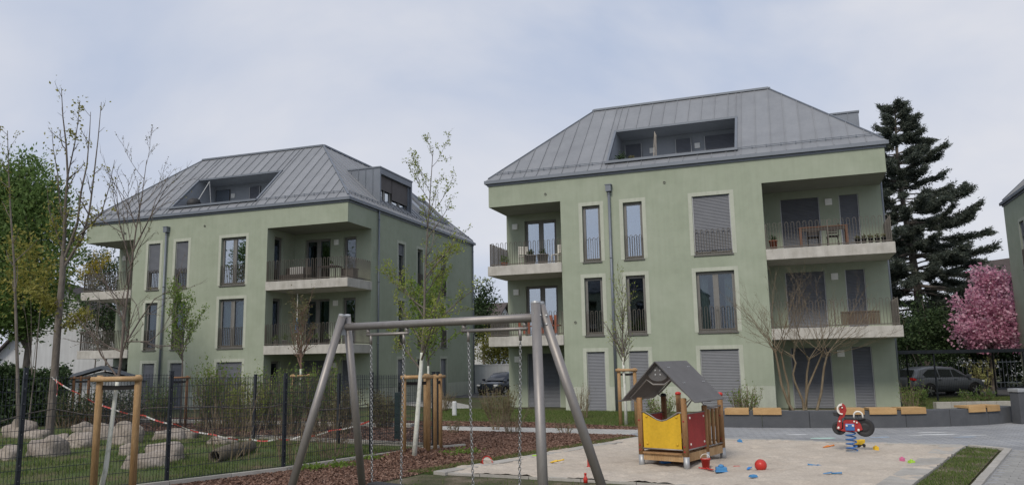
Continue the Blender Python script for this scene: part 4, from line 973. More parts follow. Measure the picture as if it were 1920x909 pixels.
def leafpts(tips, n, spread):
    t = rng.integers(0, len(tips), n); f = rng.random(n)[:, None]; A = np.array([x[0] for x in tips]); B_ = np.array([x[1] for x in tips]); D = np.array([x[2] for x in tips])
    return A[t]*(1-f)+B_[t]*f+rng.normal(size=(n, 3))*spread, D[t]
def tree(name, label, cat, base, out, tips, bark, leafm=None, n=0, size=.06, spread=.04, ratio=.5, group=None, crown='crown', white=None, wname='trunk'):
    b = V(*base); rt = empty(name, tuple(b), 0, label, cat, group)
    sh = [([p-b for p in pts], rad) for pts, rad in out]
    tr = wood_mesh(sh).build(wname, bark, rt, True)
    if white:
        g = G(); pts = [V(*p)-b for p in white[0]]; g.tube(pts, white[1], 10); g.build('whitewash', WHITEWASH, tr, True)
    if n and tips:
        C, D = leafpts(tips, n, spread); me = quads_mesh(crown, leaves(C-b, np.full(n, size), ratio, 0, D, .9)); obj(crown, me, leafm, rt)
    return rt
# --- tall half-bare tree on the left
Y0 = 24.0
lead = [([(92, 818), (97, 760), (103, 690), (108, 620), (113, 560), (117, 520), (118, 480)], .125, .085),
        ([(118, 480), (121, 440), (122, 390), (127, 330), (124, 270), (118, 220), (115, 165)], .085, .012),
        ([(118, 490), (130, 460), (145, 420), (152, 360), (163, 310), (168, 250), (170, 210)], .07, .01),
        ([(117, 505), (136, 475), (155, 445), (168, 395), (176, 330), (184, 260), (190, 192)], .075, .012),
        ([(150, 440), (172, 420), (190, 400), (205, 350), (215, 300)], .045, .008),
        ([(121, 430), (112, 380), (108, 325), (100, 280), (97, 240)], .04, .007),
        ([(118, 470), (104, 430), (92, 395), (88, 350)], .04, .007),
        ([(127, 330), (140, 270), (146, 230), (150, 190)], .035, .007),
        ([(113, 560), (95, 575), (80, 560), (62, 540)], .045, .012), ([(108, 620), (140, 600), (165, 590)], .035, .01)]
out, tips = [], []
sp2 = [dict(n=8, ang=(.3, .8), lr=(.07, .2), st=.08, jit=.1, up=.12), dict(n=4, ang=(.4, .9), lr=(.3, .6), st=.2, jit=.14, up=.08), dict(n=0, ang=(0, 1), lr=(0, 1), jit=.15, up=.05, seg=3)]
for i, (pl_, r0, r1) in enumerate(lead):
    dy = R_.uniform(-.5, .5) if i else 0; k = len(pl_); pts = [at(x, y, Y0+(dy*j/(k-1) if i else 0)) for j, (x, y) in enumerate(pl_)]
    rad = list(np.linspace(r0, r1, k)*(1 if i == 0 else .72)); out.append((pts, rad)); L_ = sum(np.linalg.norm(b-a) for a, b in zip(pts[:-1], pts[1:]))
    if i: children(out, tips, pts, rad, L_, 0, sp2, 1)
    if i: tips += [(pts[j], pts[j+1], unit(pts[j+1]-pts[j])) for j in range(k-1)]
tips = [t for t in tips if t[0][2] < 5.2 or R_.random() < (.4 if t[0][2] < 7 else .12)]
tree('deciduous_tree', 'tall half-bare tree with upright limbs and sparse yellow-green leaves at left', 'tree', at(92, 818, Y0)*V(1, 1, 0), out, tips, BARKM, LEAF_O, 1700, .10, .11, .6)
# second thin bare leader at the far left
out, tips = [], []; pts = [at(x, y, 21) for x, y in [(34, 800), (33, 700), (30, 600), (27, 500), (20, 400), (16, 320), (14, 245)]]; rad = list(np.linspace(.05, .008, 7)); out.append((pts, rad)); children(out, tips, pts, rad, 7, 0, [dict(n=12, ang=(.3, .7), lr=(.08, .2), st=.35, jit=.1, up=.15), sp2[2]], 1)
tree('young_tree', 'thin bare young tree at the left picture edge before the evergreen', 'tree', (pts[0][0], pts[0][1], 0), out, tips, BARKM, LEAF_O, 300, .07, .05)

# --- staked saplings
def stakes(label, spots, h, r=.045, m=STAKE, bars=((0, 1),), zbar=None, group='timber tree stakes'):
    b = V(*spots[0], 0); rt = empty('tree_stake', tuple(b), 0, label, 'tree stake', group); zb = zbar or h-.06
    for x, y in spots:
        g = G(); q = V(x, y, 0)-b; g.lathe(q, (0, 0, 1), [(r*1.05, -.05), (r, h-.03), (r*.8, h)], 12); g.build('post', m, rt, True)
    for i, j in bars:
        a, c = V(*spots[i], zb)-b, V(*spots[j], zb)-b; d = unit(c-a); nn = V(d[1], -d[0], 0)
        if nn[1] > 0: nn = -nn
        g = G(); g.tube([a-d*.09+nn*(r+.03), c+d*.09+nn*(r+.03)], r*.82, 10); g.build('crossbar', m, rt, True)
        g = G(); s = .05
        for k in range(6): t0, t1 = k/6, (k+1)/6; P, Q = a+(c-a)*t0+V(0, 0, -.13), a+(c-a)*t1+V(0, 0, -.13); dip = lambda t: V(0, 0, -.01*math.sin(PI*t)); g.bar(P+dip(t0), Q+dip(t1), .02, .07)
        g.build('strap', STRAP, rt)
    return rt
def px_stake(px, py): return gp(px, py)
g0 = lambda x, yb, Y: tuple(at(x, yb, Y)[:2])
A1, A2 = (at(186, 735, 12.4)[0], 12.4), (at(258, 735, 12.4)[0], 12.4)
stakes('pair of pale timber stakes with crossbar at the near left fence, largest of all', [A1, A2], 1.93, .052)
stakes('trio of timber stakes round the white-trunked tree beside the fence corner', [gp(757, 861), gp(803, 858), (gp(793, 858)[0], 17.6)], 1.79, .05, bars=((0, 1),))
stakes('timber stakes behind the trio, right at the dark fence corner post', [(gp(812, 850)[0], 18.3), (gp(822, 846)[0], 18.75)], 1.76, .045)
stakes('pair of timber stakes round the small tree behind the playhouse', [gp(1164, 797), gp(1194, 797)], 1.75, .055)
stakes('slim stakes in the shrubs before the left house, left of the tall fence post', [(at(322, 713, 25)[0], 25), (at(351, 713, 25.2)[0], 25.2)], 1.75, .045, STAKE_D)
stakes('slim stakes behind the fence under the rusty-leaved small tree', [(at(549, 706, 24)[0], 24), (at(579, 706, 24.2)[0], 24.2)], 1.75, .045)
stakes('three brown stakes far left behind the tall tree', [(at(139, 713, 29)[0], 29), (at(152, 713, 29.4)[0], 29.4), (at(167, 712, 29.)[0], 29.)], 1.75, .05, STAKE_D, bars=((0, 2),))

def sapling(label, trunk_px, Y, r0, spec, leafm, n, size, spread, bark=BARKM, white_h=1.7, name='sapling', extra=None, hcut=99):
    pts = [at(x, y, Y) for x, y in trunk_px]; pts[0][2] = min(pts[0][2], 0); k = len(pts); rad = list(r0*np.linspace(1, .12, k)); out, tips = [(pts, rad)], []
    L_ = sum(np.linalg.norm(b-a) for a, b in zip(pts[:-1], pts[1:])); children(out, tips, pts, rad, L_, 0, spec, 1)
    for pl_, ra in extra or []:
        q = [at(x, y, Y+R_.uniform(-.3, .3) if i else Y) for i, (x, y) in enumerate(pl_)]; rd = list(np.linspace(ra, ra*.2, len(q))); out.append((q, rd)); ll = sum(np.linalg.norm(b-a) for a, b in zip(q[:-1], q[1:])); children(out, tips, q, rd, ll*1.6, 1, spec, 1); tips += [(q[j], q[j+1], unit(q[j+1]-q[j])) for j in range(len(q)-1)]
    tips = [t for t in tips if t[0][2] < hcut or R_.random() < .35]
    wh = None
    if white_h:
        wp = [pts[0]]; wr = [rad[0]*1.12]
        for i in range(1, k):
            if pts[i][2] < white_h: wp.append(pts[i]); wr.append(rad[i]*1.12)
            else:
                t = (white_h-pts[i-1][2])/(pts[i][2]-pts[i-1][2]); wp.append(pts[i-1]+(pts[i]-pts[i-1])*t); wr.append((rad[i-1]+(rad[i]-rad[i-1])*t)*1.12); break
        wh = (wp, wr)
    return tree(name, label, 'tree', (pts[0][0], pts[0][1], 0), out, tips, bark, leafm, n, size, spread, white=wh)
spA = [dict(n=11, ang=(.45, .95), lr=(.18, .36), st=.36, jit=.05, up=.08, taper=1.2), dict(n=7, ang=(.3, .7), lr=(.3, .6), st=.2, jit=.09, up=.12, seg=5), dict(n=3, ang=(.3, .6), lr=(.3, .5), jit=.12, up=.08), dict(n=0, ang=(0, 1), lr=(0, 1), jit=.15, up=.05, seg=3)]
sapling('bare reddish sapling with white trunk between the near left stakes', [(182, 945), (198, 880), (210, 790), (217, 735), (226, 680), (233, 600), (243, 520), (255, 430), (266, 370), (275, 300)], 12.6, .038, spA, LEAF_BR, 700, .03, .01, BARKB, 1.82,
        extra=[([(238, 640), (262, 600), (290, 560), (318, 545)], .016), ([(238, 620), (215, 560), (190, 520)], .014), ([(246, 500), (224, 420), (218, 350)], .014), ([(250, 470), (285, 400), (315, 345)], .015), ([(256, 430), (240, 380), (241, 335)], .012), ([(230, 660), (180, 640), (150, 600)], .015), ([(234, 640), (280, 640), (330, 600)], .013)])
spB = [dict(n=22, ang=(.6, 1.05), lr=(.2, .34), st=.30, jit=.04, up=.05, taper=1.25), dict(n=7, ang=(.4, .8), lr=(.25, .45), st=.15, jit=.1, up=.10, seg=5), dict(n=3, ang=(.4, .8), lr=(.3, .5), jit=.12, up=.05), dict(n=0, ang=(0, 1), lr=(0, 1), jit=.15, up=.05, seg=2)]
sapling('tall young tree with fresh green leaves and white trunk at the fence corner', [(776, 863), (782, 790), (787, 720), (791, 665), (795, 600), (797, 520), (801, 440), (806, 370), (812, 280)], 16.65, .05, spB, LEAF_Y, 4200, .052, .04, BARKM, 2.25, hcut=4.6)
spC = [dict(n=22, ang=(.4, .8), lr=(.3, .5), st=.45, jit=.05, up=.12, taper=1.0), dict(n=8, ang=(.35, .7), lr=(.3, .5), st=.1, jit=.1, up=.12), dict(n=0, ang=(0, 1), lr=(0, 1), jit=.15, up=.05, seg=3)]
sapling('small bright green tree close behind the tall young tree at the corner', [(803, 850), (804, 760), (803, 690), (801, 650), (799, 600), (798, 560)], 18.9, .035, spC, LEAF_G, 2600, .075, .06, BARKM, 1.95)
spD = [dict(n=26, ang=(.35, .75), lr=(.25, .42), st=.4, jit=.05, up=.14, taper=.9), dict(n=7, ang=(.35, .7), lr=(.3, .5), st=.1, jit=.1, up=.12), dict(n=0, ang=(0, 1), lr=(0, 1), jit=.15, up=.05, seg=3)]
sapling('small bare-branched tree with white trunk behind the playhouse', [(1174, 797), (1172, 740), (1169, 690), (1168, 655), (1167, 600), (1166, 545)], 24.3, .05, spD, LEAF_Y, 700, .055, .03, BARKM, 2.1)
sapling('narrow green tree before the left house facade', [(338, 790), (341, 720), (342, 690), (342, 650), (342, 610), (343, 565)], 25.4, .04, spC, LEAF_G, 2300, .075, .05, BARKM, 0)
sapling('small rusty-leaved tree with white trunk before the left house balcony', [(562, 800), (563, 740), (564, 700), (565, 660), (566, 620), (567, 585)], 24.4, .05, spC, LEAF_BR, 1100, .06, .05, BARKR, 1.9)
# --- multi-stemmed bare tree before the right house
stems = [([(1497, 772), (1478, 755), (1465, 720), (1458, 680), (1453, 655)], .06), ([(1480, 760), (1478, 720), (1470, 690), (1465, 660)], .05), ([(1508, 770), (1505, 750), (1490, 715), (1487, 700), (1492, 680), (1486, 665)], .05),
         ([(1510, 770), (1512, 730), (1513, 700), (1518, 670)], .055), ([(1505, 770), (1515, 725), (1530, 690), (1543, 660)], .05), ([(1527, 772), (1540, 735), (1545, 690), (1552, 660)], .055)]
out, tips = [], []
spM = [dict(n=6, ang=(.4, 1.1), lr=(1.0, 1.6), st=.9, jit=.1, up=.06, taper=.2, rr=.62), dict(n=7, ang=(.3, .75), lr=(.3, .6), st=.2, jit=.12, up=.1), dict(n=4, ang=(.35, .8), lr=(.3, .6), jit=.14, up=.1), dict(n=0, ang=(0, 1), lr=(0, 1), jit=.15, up=.1, seg=3)]
for pl_, r0 in stems:
    pts = [at(x, y, 25.6+R_.uniform(-.25, .25)) for x, y in pl_]; pts[0][2] = 0 if pts[0][2] < .45 else pts[0][2]; rad = list(np.linspace(r0*.85, r0*.5, len(pts))); out.append((pts, rad)); children(out, tips, pts, rad, 1.9, 0, spM, 2)
tree('multi_stem_tree', 'bare multi-stemmed tree spreading in front of the right house balcony', 'tree', (out[0][0][0][0], 25.6, 0), out, tips, BARKO, LEAF_BR, 250, .035, .01, wname='stems')

# --- conifer
def conifer(label, base, H, leafm):
    b = V(*base); out, cp, cd = [], [], []
    k = 12; tk = lambda z: b+V(.25*math.sin(z/H*6), 0, z); out.append(([tk(H*i/k) for i in range(k+1)], list(np.linspace(.36, .04, k+1))))
    z = 2.2
    while z < H-.1:
        Lr = min(5.6, .75+(H-z)*.42); per = 6
        for j in range(per):
            a = 2*PI*(j+rng.random())/per; L_ = Lr*rng.uniform(.45, 1.1)*(1.12 if math.cos(a) > 0 else .95); t = z/H
            z_ = z+rng.uniform(-.35, .35); d = V(math.cos(a), math.sin(a), rng.uniform(-.3, .3)+.9*max(0, t-.55)); q = [tk(min(z_, H-.1))]; n = 7
            for s in range(n): d = unit(d+V(0, 0, -.07 if s < 3 else .11)+rng.normal(size=3)*.07); q.append(q[-1]+d*L_/n)
            out.append((q, list(np.linspace(.02+.011*L_, .007, n+1))))
            for s in range(int(19*L_)+10):
                f = min(.999, .3+.7*rng.random()**.7); x = f*n; i2 = int(x); P = q[i2]+(q[i2+1]-q[i2])*(x-i2); dd = unit(q[i2+1]-q[i2]); sd_ = unit(np.cross(dd, V(0, 0, 1)))*(1 if rng.random() < .5 else -1)
                v = unit(dd*.75+sd_*rng.uniform(.1, .9)+V(0, 0, rng.uniform(-.45, .45))); tl = rng.uniform(.3, .75)*(1.2-.3*f)*(.55+.09*L_); m_ = int(tl/.065)+2
                if rng.random() < .25: out.append(([P, P+v*tl], [.008, .003]))
                for w_ in range(m_): cp.append(P+v*tl*(w_+.5)/m_); cd.append(v)
        z += rng.uniform(.3, .55)
    C = np.repeat(np.array(cp), 3, 0); D = np.repeat(np.array(cd), 3, 0); C = C+rng.normal(size=C.shape)*V(.075, .075, .07)
    rt = empty('conifer', tuple(b), 0, label, 'tree'); wood_mesh([([p-b for p in pts], r) for pts, r in out], 10).build('trunk', BARKM, rt, True)
    obj('crown', quads_mesh('crown', leaves(C-b, np.full(len(C), .19), .26, 0, D, .55)), leafm, rt); return rt
conifer('tall dark conifer rising behind the right end of the house', (25.7, 49, 0), 18.2, NEEDLE)

def foliage(n, blobs, shell=.55):
    """points in the outer part of several overlapping ellipsoids: (centre, radii)"""
    w_ = np.array([r[0]*r[1]*r[2] for _, r in blobs])**.67; pick = rng.choice(len(blobs), n, p=w_/w_.sum()); v = rng.normal(size=(n, 3)); v /= np.linalg.norm(v, axis=1)[:, None]; rr = (shell+(1-shell)*rng.random(n))[:, None]
    c = np.array([b[0] for b in blobs])[pick]; r = np.array([b[1] for b in blobs])[pick]; return c+v*r*rr, v
def clumpy(n, blobs, clumps, cr, shell=.3):
    C, v = foliage(clumps, blobs, shell); k = rng.integers(0, clumps, n); return C[k]+rng.normal(size=(n, 3))*cr, v[k]
def bushy(name, label, cat, base, blobs, m, n, size, clumps=300, cr=.2, ratio=.5, trunk=None, bark=BARKM, group=None, shell=.3, crown='crown', axisz=0.):
    b = V(*base); rt = empty(name, tuple(b), 0, label, cat, group); C, v = clumpy(n, blobs, clumps, cr, shell); C[:, 2] = np.maximum(C[:, 2], .03)
    obj(crown, quads_mesh(crown, leaves(C-b, np.full(n, size), ratio, 0, v+V(0, 0, axisz), .8)), m, rt)
    if trunk:
        out = []
        for pts, r0 in trunk: out.append(([V(*p)-b for p in pts], list(np.linspace(r0, r0*.35, len(pts)))))
        wood_mesh(out).build('trunk', bark, rt, True)
    return rt
def limb_set(base, blobs, r0, k=1):
    t = []; b = V(*base); top = max(c[2] for c, r in blobs)
    t.append(([b, b+V(.1, 0, top*.35), b+V(.05, .1, top*.8)], r0))
    for c, r in blobs:
        m_ = b+V(0, 0, top*.3); c = V(*c); t.append(([m_, (m_+c)/2+V(0, 0, .2), c], r0*.4))
        for _ in range(6*k): v = unit(rng.normal(size=3)+V(0, 0, .3)); t.append(([c-(c-m_)*.3*rng.random(), c+v*V(*r)*.5, c+v*V(*r)*.95], r0*.16))
    return t
# cherry
cb = [((24.9, 41, 3.9), (1.75, 1.6, 1.5)), ((26.0, 41.3, 4.6), (1.5, 1.5, 1.6)), ((25.6, 41, 5.7), (1.0, 1.1, 1.0)), ((24.2, 40.7, 3.0), (1.2, 1.2, .9)), ((26.3, 40.6, 3.3), (1.2, 1.3, 1.2)), ((25.2, 40.3, 2.7), (1.4, 1.0, .8))]
bushy('cherry_tree', 'pink blossoming cherry tree between the houses at right', 'tree', (25.3, 41.2, 0), cb, BLOSSOM, 13000, .15, 420, .17, .8, limb_set((25.3, 41.2, 0), cb, .16, 2), BARKM, crown='blossom', shell=.2)
# evergreen at the left edge with dark hedge below
def px_b(px, py, Y, r): c = at(px, py, Y); return (tuple(c), r)
eb = [px_b(20, 420, 30, (2.3, 2, 2.2)), px_b(68, 390, 30, (1.35, 1.6, 1.6)), px_b(60, 480, 29.5, (1.7, 1.8, 1.8)), px_b(10, 540, 29.5, (2.2, 2, 1.7)), px_b(75, 560, 29.5, (1.1, 1.4, 1.3)), px_b(-40, 400, 30, (1.8, 2, 2.4)), px_b(40, 340, 30, (1.1, 1.2, 1.1)), px_b(5, 600, 29.5, (1.9, 1.8, .9))]
eb0 = (at(45, 700, 30)[0], 30, 0)
bushy('evergreen_tree', 'dense green evergreen tree filling the left picture edge', 'tree', eb0, eb, LEAF_M, 44000, .17, 900, .27, .42, limb_set(eb0, eb, .16), BARKM, shell=.25, axisz=.3)
ob = [px_b(55, 470, 26.5, (1.0, .9, 1.0)), px_b(40, 540, 26.5, (1.1, .9, .9)), px_b(85, 520, 26.5, (.7, .8, .8))]
ob0 = (at(60, 700, 26.5)[0], 26.5, 0)
bushy('flowering_shrub', 'airy yellow-olive flowering tree in front of the evergreen', 'shrub', ob0, ob, LEAF_O, 1500, .12, 160, .2, .55, limb_set(ob0, ob, .03), BARKM, shell=.1)
yb = [px_b(185, 490, 48, (1.4, 1.0, 1.4)), px_b(205, 530, 48, (1.4, 1.1, 2.0)), px_b(175, 590, 48, (1.5, 1.1, 2.0)), px_b(210, 610, 48, (1.4, 1.1, 1.8))]; yb0 = (at(195, 700, 48)[0], 48, 0)
bushy('yellow_shrub', 'dark shrub with yellow tips seen through the left house balcony', 'shrub', yb0, yb, LEAF_D, 7000, .16, 200, .25, .5, limb_set(yb0, yb, .08), BARKM)
yb = [px_b(188, 490, 46, (.9, .6, .7)), px_b(165, 520, 46, (.7, .6, .9))]; yb0 = (at(175, 700, 46)[0], 46, 0)
bushy('forsythia', 'yellow blossoming bush at the left end of the left house', 'shrub', yb0, yb, leafmat('forsythia_leaf', [(.25, .2, .02), (.4, .32, .03)], .3), 1200, .12, 60, .15, .5, limb_set(yb0, yb, .05), BARKM)
def hedge(label, a, b, h, w_, m, n, size, name='hedge'):
    a, b = V(*a, 0), V(*b, 0); d = unit(b-a); nn = V(-d[1], d[0], 0); L_ = np.linalg.norm(b-a); C = a+np.outer(rng.random(n)*L_, d)+np.outer((rng.random(n)-.5)*w_, nn)
    C[:, 2] = h*(rng.random(n)**.7)*(.88+.12*np.sin(C[:, 0]*2.1)*np.sin(C[:, 1]*1.7+1)); rt = empty(name, tuple(a), 0, label, 'hedge'); C += rng.normal(size=C.shape)*.08; C[:, 2] = np.abs(C[:, 2])
    obj('foliage', quads_mesh('foliage', leaves(C-a, np.full(n, size), .5)), m, rt)
    g = G()
    for i in range(int(L_/.8)): p = d*(i*.8+.4); g.tube([p, p+V(R_.uniform(-.15, .15), R_.uniform(-.1, .1), h*.75)], [.03, .012], 5, False)
    g.build('stems', BARKM, rt); return rt
hedge('tall dark evergreen hedge below the evergreen tree at left', (at(-60, 700, 28)[0], 28), (at(125, 700, 29)[0], 29), 2.25, 1.3, LEAF_D, 15000, .15)
hedge('dark hedge behind the parked grey car', (17.5, 47), (36, 45), 3.2, 1.6, LEAF_D, 16000, .2)
hedge('dark clipped hedge at the road between the two houses', (-8, 54), (6, 55), 1.6, 1.2, LEAF_D, 7000, .2)
# shrubs
def shrub(label, c, h, w_, m, n, size, stems=40, bark=BARKR, group='shrubs along the beds', axisz=.6, name='shrub'):
    b = V(*c, 0); rt = empty(name, tuple(b), 0, label, 'shrub', group); out, tips = [], []
    sp_ = [dict(n=5, ang=(.25, .6), lr=(.3, .55), st=.25, jit=.08, up=.1), dict(n=0, ang=(0, 1), lr=(0, 1), jit=.12, up=.1, seg=3)]
    for i in range(stems):
        a = R_.uniform(0, 2*PI); rr = w_*.22*math.sqrt(R_.random()); p = V(rr*math.cos(a), rr*math.sin(a), 0); lean = R_.uniform(.05, .5)*w_/h; d = V(math.cos(a)*lean, math.sin(a)*lean, 1); grow(out, tips, p, d, h*R_.uniform(.6, 1.05), .011, 0, sp_, 0)
    wood_mesh(out).build('stems', bark, rt)
    if n: C, D = leafpts(tips, n, .03); obj('foliage', quads_mesh('foliage', leaves(C, np.full(n, size), .5, 0, D, .8)), m, rt)
    return rt
shrub('rounded olive shrub on the lawn in front of the gap between the houses', gp(937, 792), 1.15, 1.5, LEAF_BR, 1800, .05, 60, BARKO)
shrub('fresh green upright shrub left of the seat wall by the large shutter', (at(1398, 765, 26.5)[0], 26.5), 1.05, 1.3, LEAF_G, 900, .06, 55, BARKO)
shrub('bare twiggy shrub by the narrow shutter near the right house downpipe', (at(1090, 768, 27.5)[0], 27.5), 1.1, 1.0, LEAF_BR, 250, .04, 25, BARKO)
shrub('low shrub seen through the playhouse window', (at(1240, 770, 25.5)[0], 25.5), .95, 1.2, LEAF_G, 600, .06, 40, BARKO)
shrub('small leafy shrub at the right corner of the right house', (at(1706, 765, 26.5)[0], 26.5), 1.1, .8, LEAF_G, 450, .05, 18, BARKO)
shrub('loose shrub below the rear wheel of the grey car', (at(1715, 760, 31)[0], 31), .72, 1.6, LEAF_M, 1200, .07, 30, BARKO)
shrub('loose low shrub below the front of the grey car', (at(1835, 755, 32)[0], 32), .6, 1.6, LEAF_M, 900, .07, 30, BARKO)
shrub('dry grassy tuft at the foot of the left house side wall', (at(825, 752, 33)[0], 33), .9, 1.6, LEAF_BR, 300, .04, 50, BARKO)
for i, (x, yb_, Y, h, w_, m, lab) in enumerate([(385, 800, 26.3, 2.0, 1.3, LEAF_G, 'tall fresh green shrub left of the large ground-floor shutter, left house'), (420, 800, 26, 1.9, 1.3, LEAF_G, 'fresh green shrub in front of the large ground-floor shutter, left house'), (505, 800, 25.5, 1.8, 1.2, LEAF_G, 'yellow-green shrub between the two tall posts of the long fence'),
        (460, 800, 24.6, 1.5, 1.3, LEAF_Y, 'yellowish shrub behind the middle post of the back fence'), (545, 800, 23.6, 1.7, 1.2, LEAF_M, 'deep green shrub behind the tall fence post'), (600, 805, 24.2, 1.9, 1.2, LEAF_G, 'leafy shrub below the left house corner balcony'), (640, 805, 23.4, 1.3, 1.2, LEAF_BR, 'brownish shrub behind the left swing legs'),
        (720, 800, 25.0, 1.0, 1.0, LEAF_BR, 'low brown shrub between fence and tree stakes'), (300, 790, 27, 1.4, 1.2, LEAF_M, 'green shrub in front of the left downpipe'), (240, 785, 28.5, 1.3, 1.6, LEAF_D, 'dark low shrub at the left house corner'), (190, 780, 29, 1.4, 1.6, LEAF_D, 'dark low shrub behind the three brown stakes'), (130, 775, 27.5, 1.2, 1.6, LEAF_D, 'dark low shrub just right of the tall tree')]):
    shrub(lab, (at(x, yb_, Y)[0], Y), h, w_, m, 1900, .07, 60, BARKO)
shrub('bare tangled shrub inside the fence beside the hollow log', (at(430, 870, 17.4)[0], 17.4), 1.5, 2.6, LEAF_BR, 120, .04, 16, BARKO)
shrub('thin bare shrub between the fence posts under the left swing leg', (at(625, 860, 17.3)[0], 17.3), 1.2, 1.6, LEAF_BR, 150, .04, 18, BARKO)
shrub('bare brown shrub inside the fence left of the steel leg', (at(545, 870, 17.0)[0], 17.0), 1.2, 1.4, LEAF_BR, 150, .04, 18, BARKO)
shrub('thin dry shrub in the mulch under the swing chain', (gp(1000, 806)[0]-.6, 22.2), .75, .9, LEAF_BR, 250, .04, 20, BARKO)
for x, y, n_ in ((850, 812, 'left'), (930, 806, 'middle'), (1060, 812, 'right')): shrub({'left': 'tiny plant at the path left of the swing chains', 'middle': 'tiny plant at the path between the swing chains', 'right': 'tiny plant at the path right of the steel leg'}[n_], gp(x, y), .4, .6, LEAF_BR, 160, .04, 12, BARKO)
for x, y, lab in ((585, 880, 'leafy weed clump in the mulch nearest the left steel leg'), (640, 875, 'leafy weed clump in the mulch between the swing legs'), (655, 862, 'leafy weed clump at the fence kerb behind the second steel leg'), (830, 855, 'leafy weed clump in the mulch right of the stakes'), (875, 850, 'leafy weed clump in the mulch left of the swing chain'), (700, 862, 'leafy weed clump at the kerb left of the stakes')):
    c = gp(x, y); rt = empty('weed_clump', (*c, 0), 0, lab, 'plant', 'weeds in the mulch'); n = 160; q = rng.normal(size=(n, 3))*V(.16, .16, .04); q[:, 2] = np.abs(q[:, 2])+.03; obj('foliage', quads_mesh('foliage', leaves(q, np.full(n, .07), .5, 0)), LEAF_G, rt)
    g = G(); [g.tube([(0, 0, 0), tuple(q[i])], [.004, .002], 3, False) for i in range(0, n, 6)]; g.build('stems', BARKO, rt)
# mulch mound at the stakes
C = mound(gp(778, 858), 1.1, .16, 4200); o = obj('mulch_mound', quads_mesh('mulch_mound', leaves(C, np.full(len(C), .1), .45, .6)), CHIPM); tag(o, 'heap of bark chips round the staked tree', 'bark mulch', kind='stuff')

# --- boulders and log
def boulder(px, pyb, w_px, h_px, lab, k):
    x, y = gp(px, pyb); s = y/FPX; rx, rz = w_px*s*.54, h_px*s*.72; ry = rx*R_.uniform(.65, .9); n, m_ = 18, 11; ph = [R_.uniform(0, 6) for _ in range(6)]; g = G(); vs, fs = [], []
    for j in range(m_+1):
        th_ = PI*j/m_
        for i in range(n):
            a = 2*PI*i/n; d = V(math.sin(th_)*math.cos(a), math.sin(th_)*math.sin(a), math.cos(th_)); f = 1+.13*math.sin(2.1*d[0]*2+ph[0])*math.cos(1.7*d[1]*2+ph[1])+.09*math.sin(3.7*d[2]*1.5+2*d[0]*2+ph[2])+.05*math.sin(6*d[1]+5*d[0]+ph[3])
            dd = np.sign(d)*np.abs(d)**.82; vs.append((dd[0]*rx*f, dd[1]*ry*f, dd[2]*rz*f+rz*.55))
    for j in range(m_):
        for i in range(n): fs.append((j*n+i, (j+1)*n+i, (j+1)*n+(i+1) % n, j*n+(i+1) % n))
    g.add(vs, fs); o = g.build('boulder', STONE, None, True); o.location = (x, y+ry*.6, -rz*.22); o.rotation_euler = (0, 0, R_.uniform(-.4, .4)); tag(o, lab, 'boulder', 'boulders on the fenced lawn')
for k, a in enumerate([(28, 820, 54, 31, 'wide pale boulder at the left edge behind the first fence post'), (79, 856, 66, 36, 'rounded pale boulder right of the first fence post'), (10, 862, 36, 26, 'low boulder cut by the left picture edge'), (144, 839, 50, 28, 'reddish boulder right of the tall tree trunk'), (112, 825, 26, 12, 'small flat tan stone at the foot of the tall tree'), (151, 811, 36, 18, 'far low boulder right of the tall tree'),
        (178, 825, 52, 30, 'grey boulder just left of the near stakes'), (226, 832, 56, 40, 'tallest boulder, between the two near stakes'), (236, 854, 30, 22, 'small boulder beside the right near stake'), (303, 864, 64, 34, 'long pinkish boulder left of the second fence post'), (268, 878, 70, 28, 'flat boulder in front of the long pinkish one'), (316, 824, 62, 19, 'low far boulder behind the second fence post'),
        (414, 832, 46, 14, 'flat far boulder behind the hollow log'), (195, 812, 30, 16, 'small far boulder behind the grey boulder'), (60, 822, 40, 16, 'flat sandy stone behind the rounded pale boulder'), (345, 822, 40, 16, 'low grey stone right of the second fence post')]): boulder(*a, k)
p, q = V(*gp(402, 866), .12), V(*gp(474, 846), .14); d = unit(q-p); g = G(); n = 16; vs, fs = [], []
lt = empty('hollow_log', (p[0], p[1], 0), 0, 'hollow log with dark open end lying on the fenced lawn', 'log')
def ring(c, r, jit=.05):
    x = unit(np.cross(d, V(0, 0, 1))); y = np.cross(x, d); return [c+(x*math.cos(2*PI*i/n)+y*math.sin(2*PI*i/n))*r*(1+jit*math.sin(3*i+c[0]*5)) for i in range(n)]
pl0 = V(p[0], p[1], 0); L_ = np.linalg.norm(q-p); rows = [ring(p-pl0+d*.9, .10), ring(p-pl0+d*.01, .10), ring(p-pl0, .14)]+[ring(p-pl0+d*L_*t, .15+.03*math.sin(4*t)) for t in (.2, .45, .7, .95)]+[ring(p-pl0+d*L_, .05)]
for r_ in rows: vs += r_
for i in range(len(rows)-1):
    for j in range(n): fs.append((i*n+j, i*n+(j+1) % n, (i+1)*n+(j+1) % n, (i+1)*n+j))
g.add(vs, fs); g.build('log', mat('log_bark', [(.10, .085, .06), (.17, .145, .115)], scale=8, rough=.95, bump=.5, bscale=20), lt, True); g = G(); g.lathe(p-pl0+d*.5, d, [(.1, 0), (.01, .02)], 12); g.build('hollow', DARKROOM, lt)

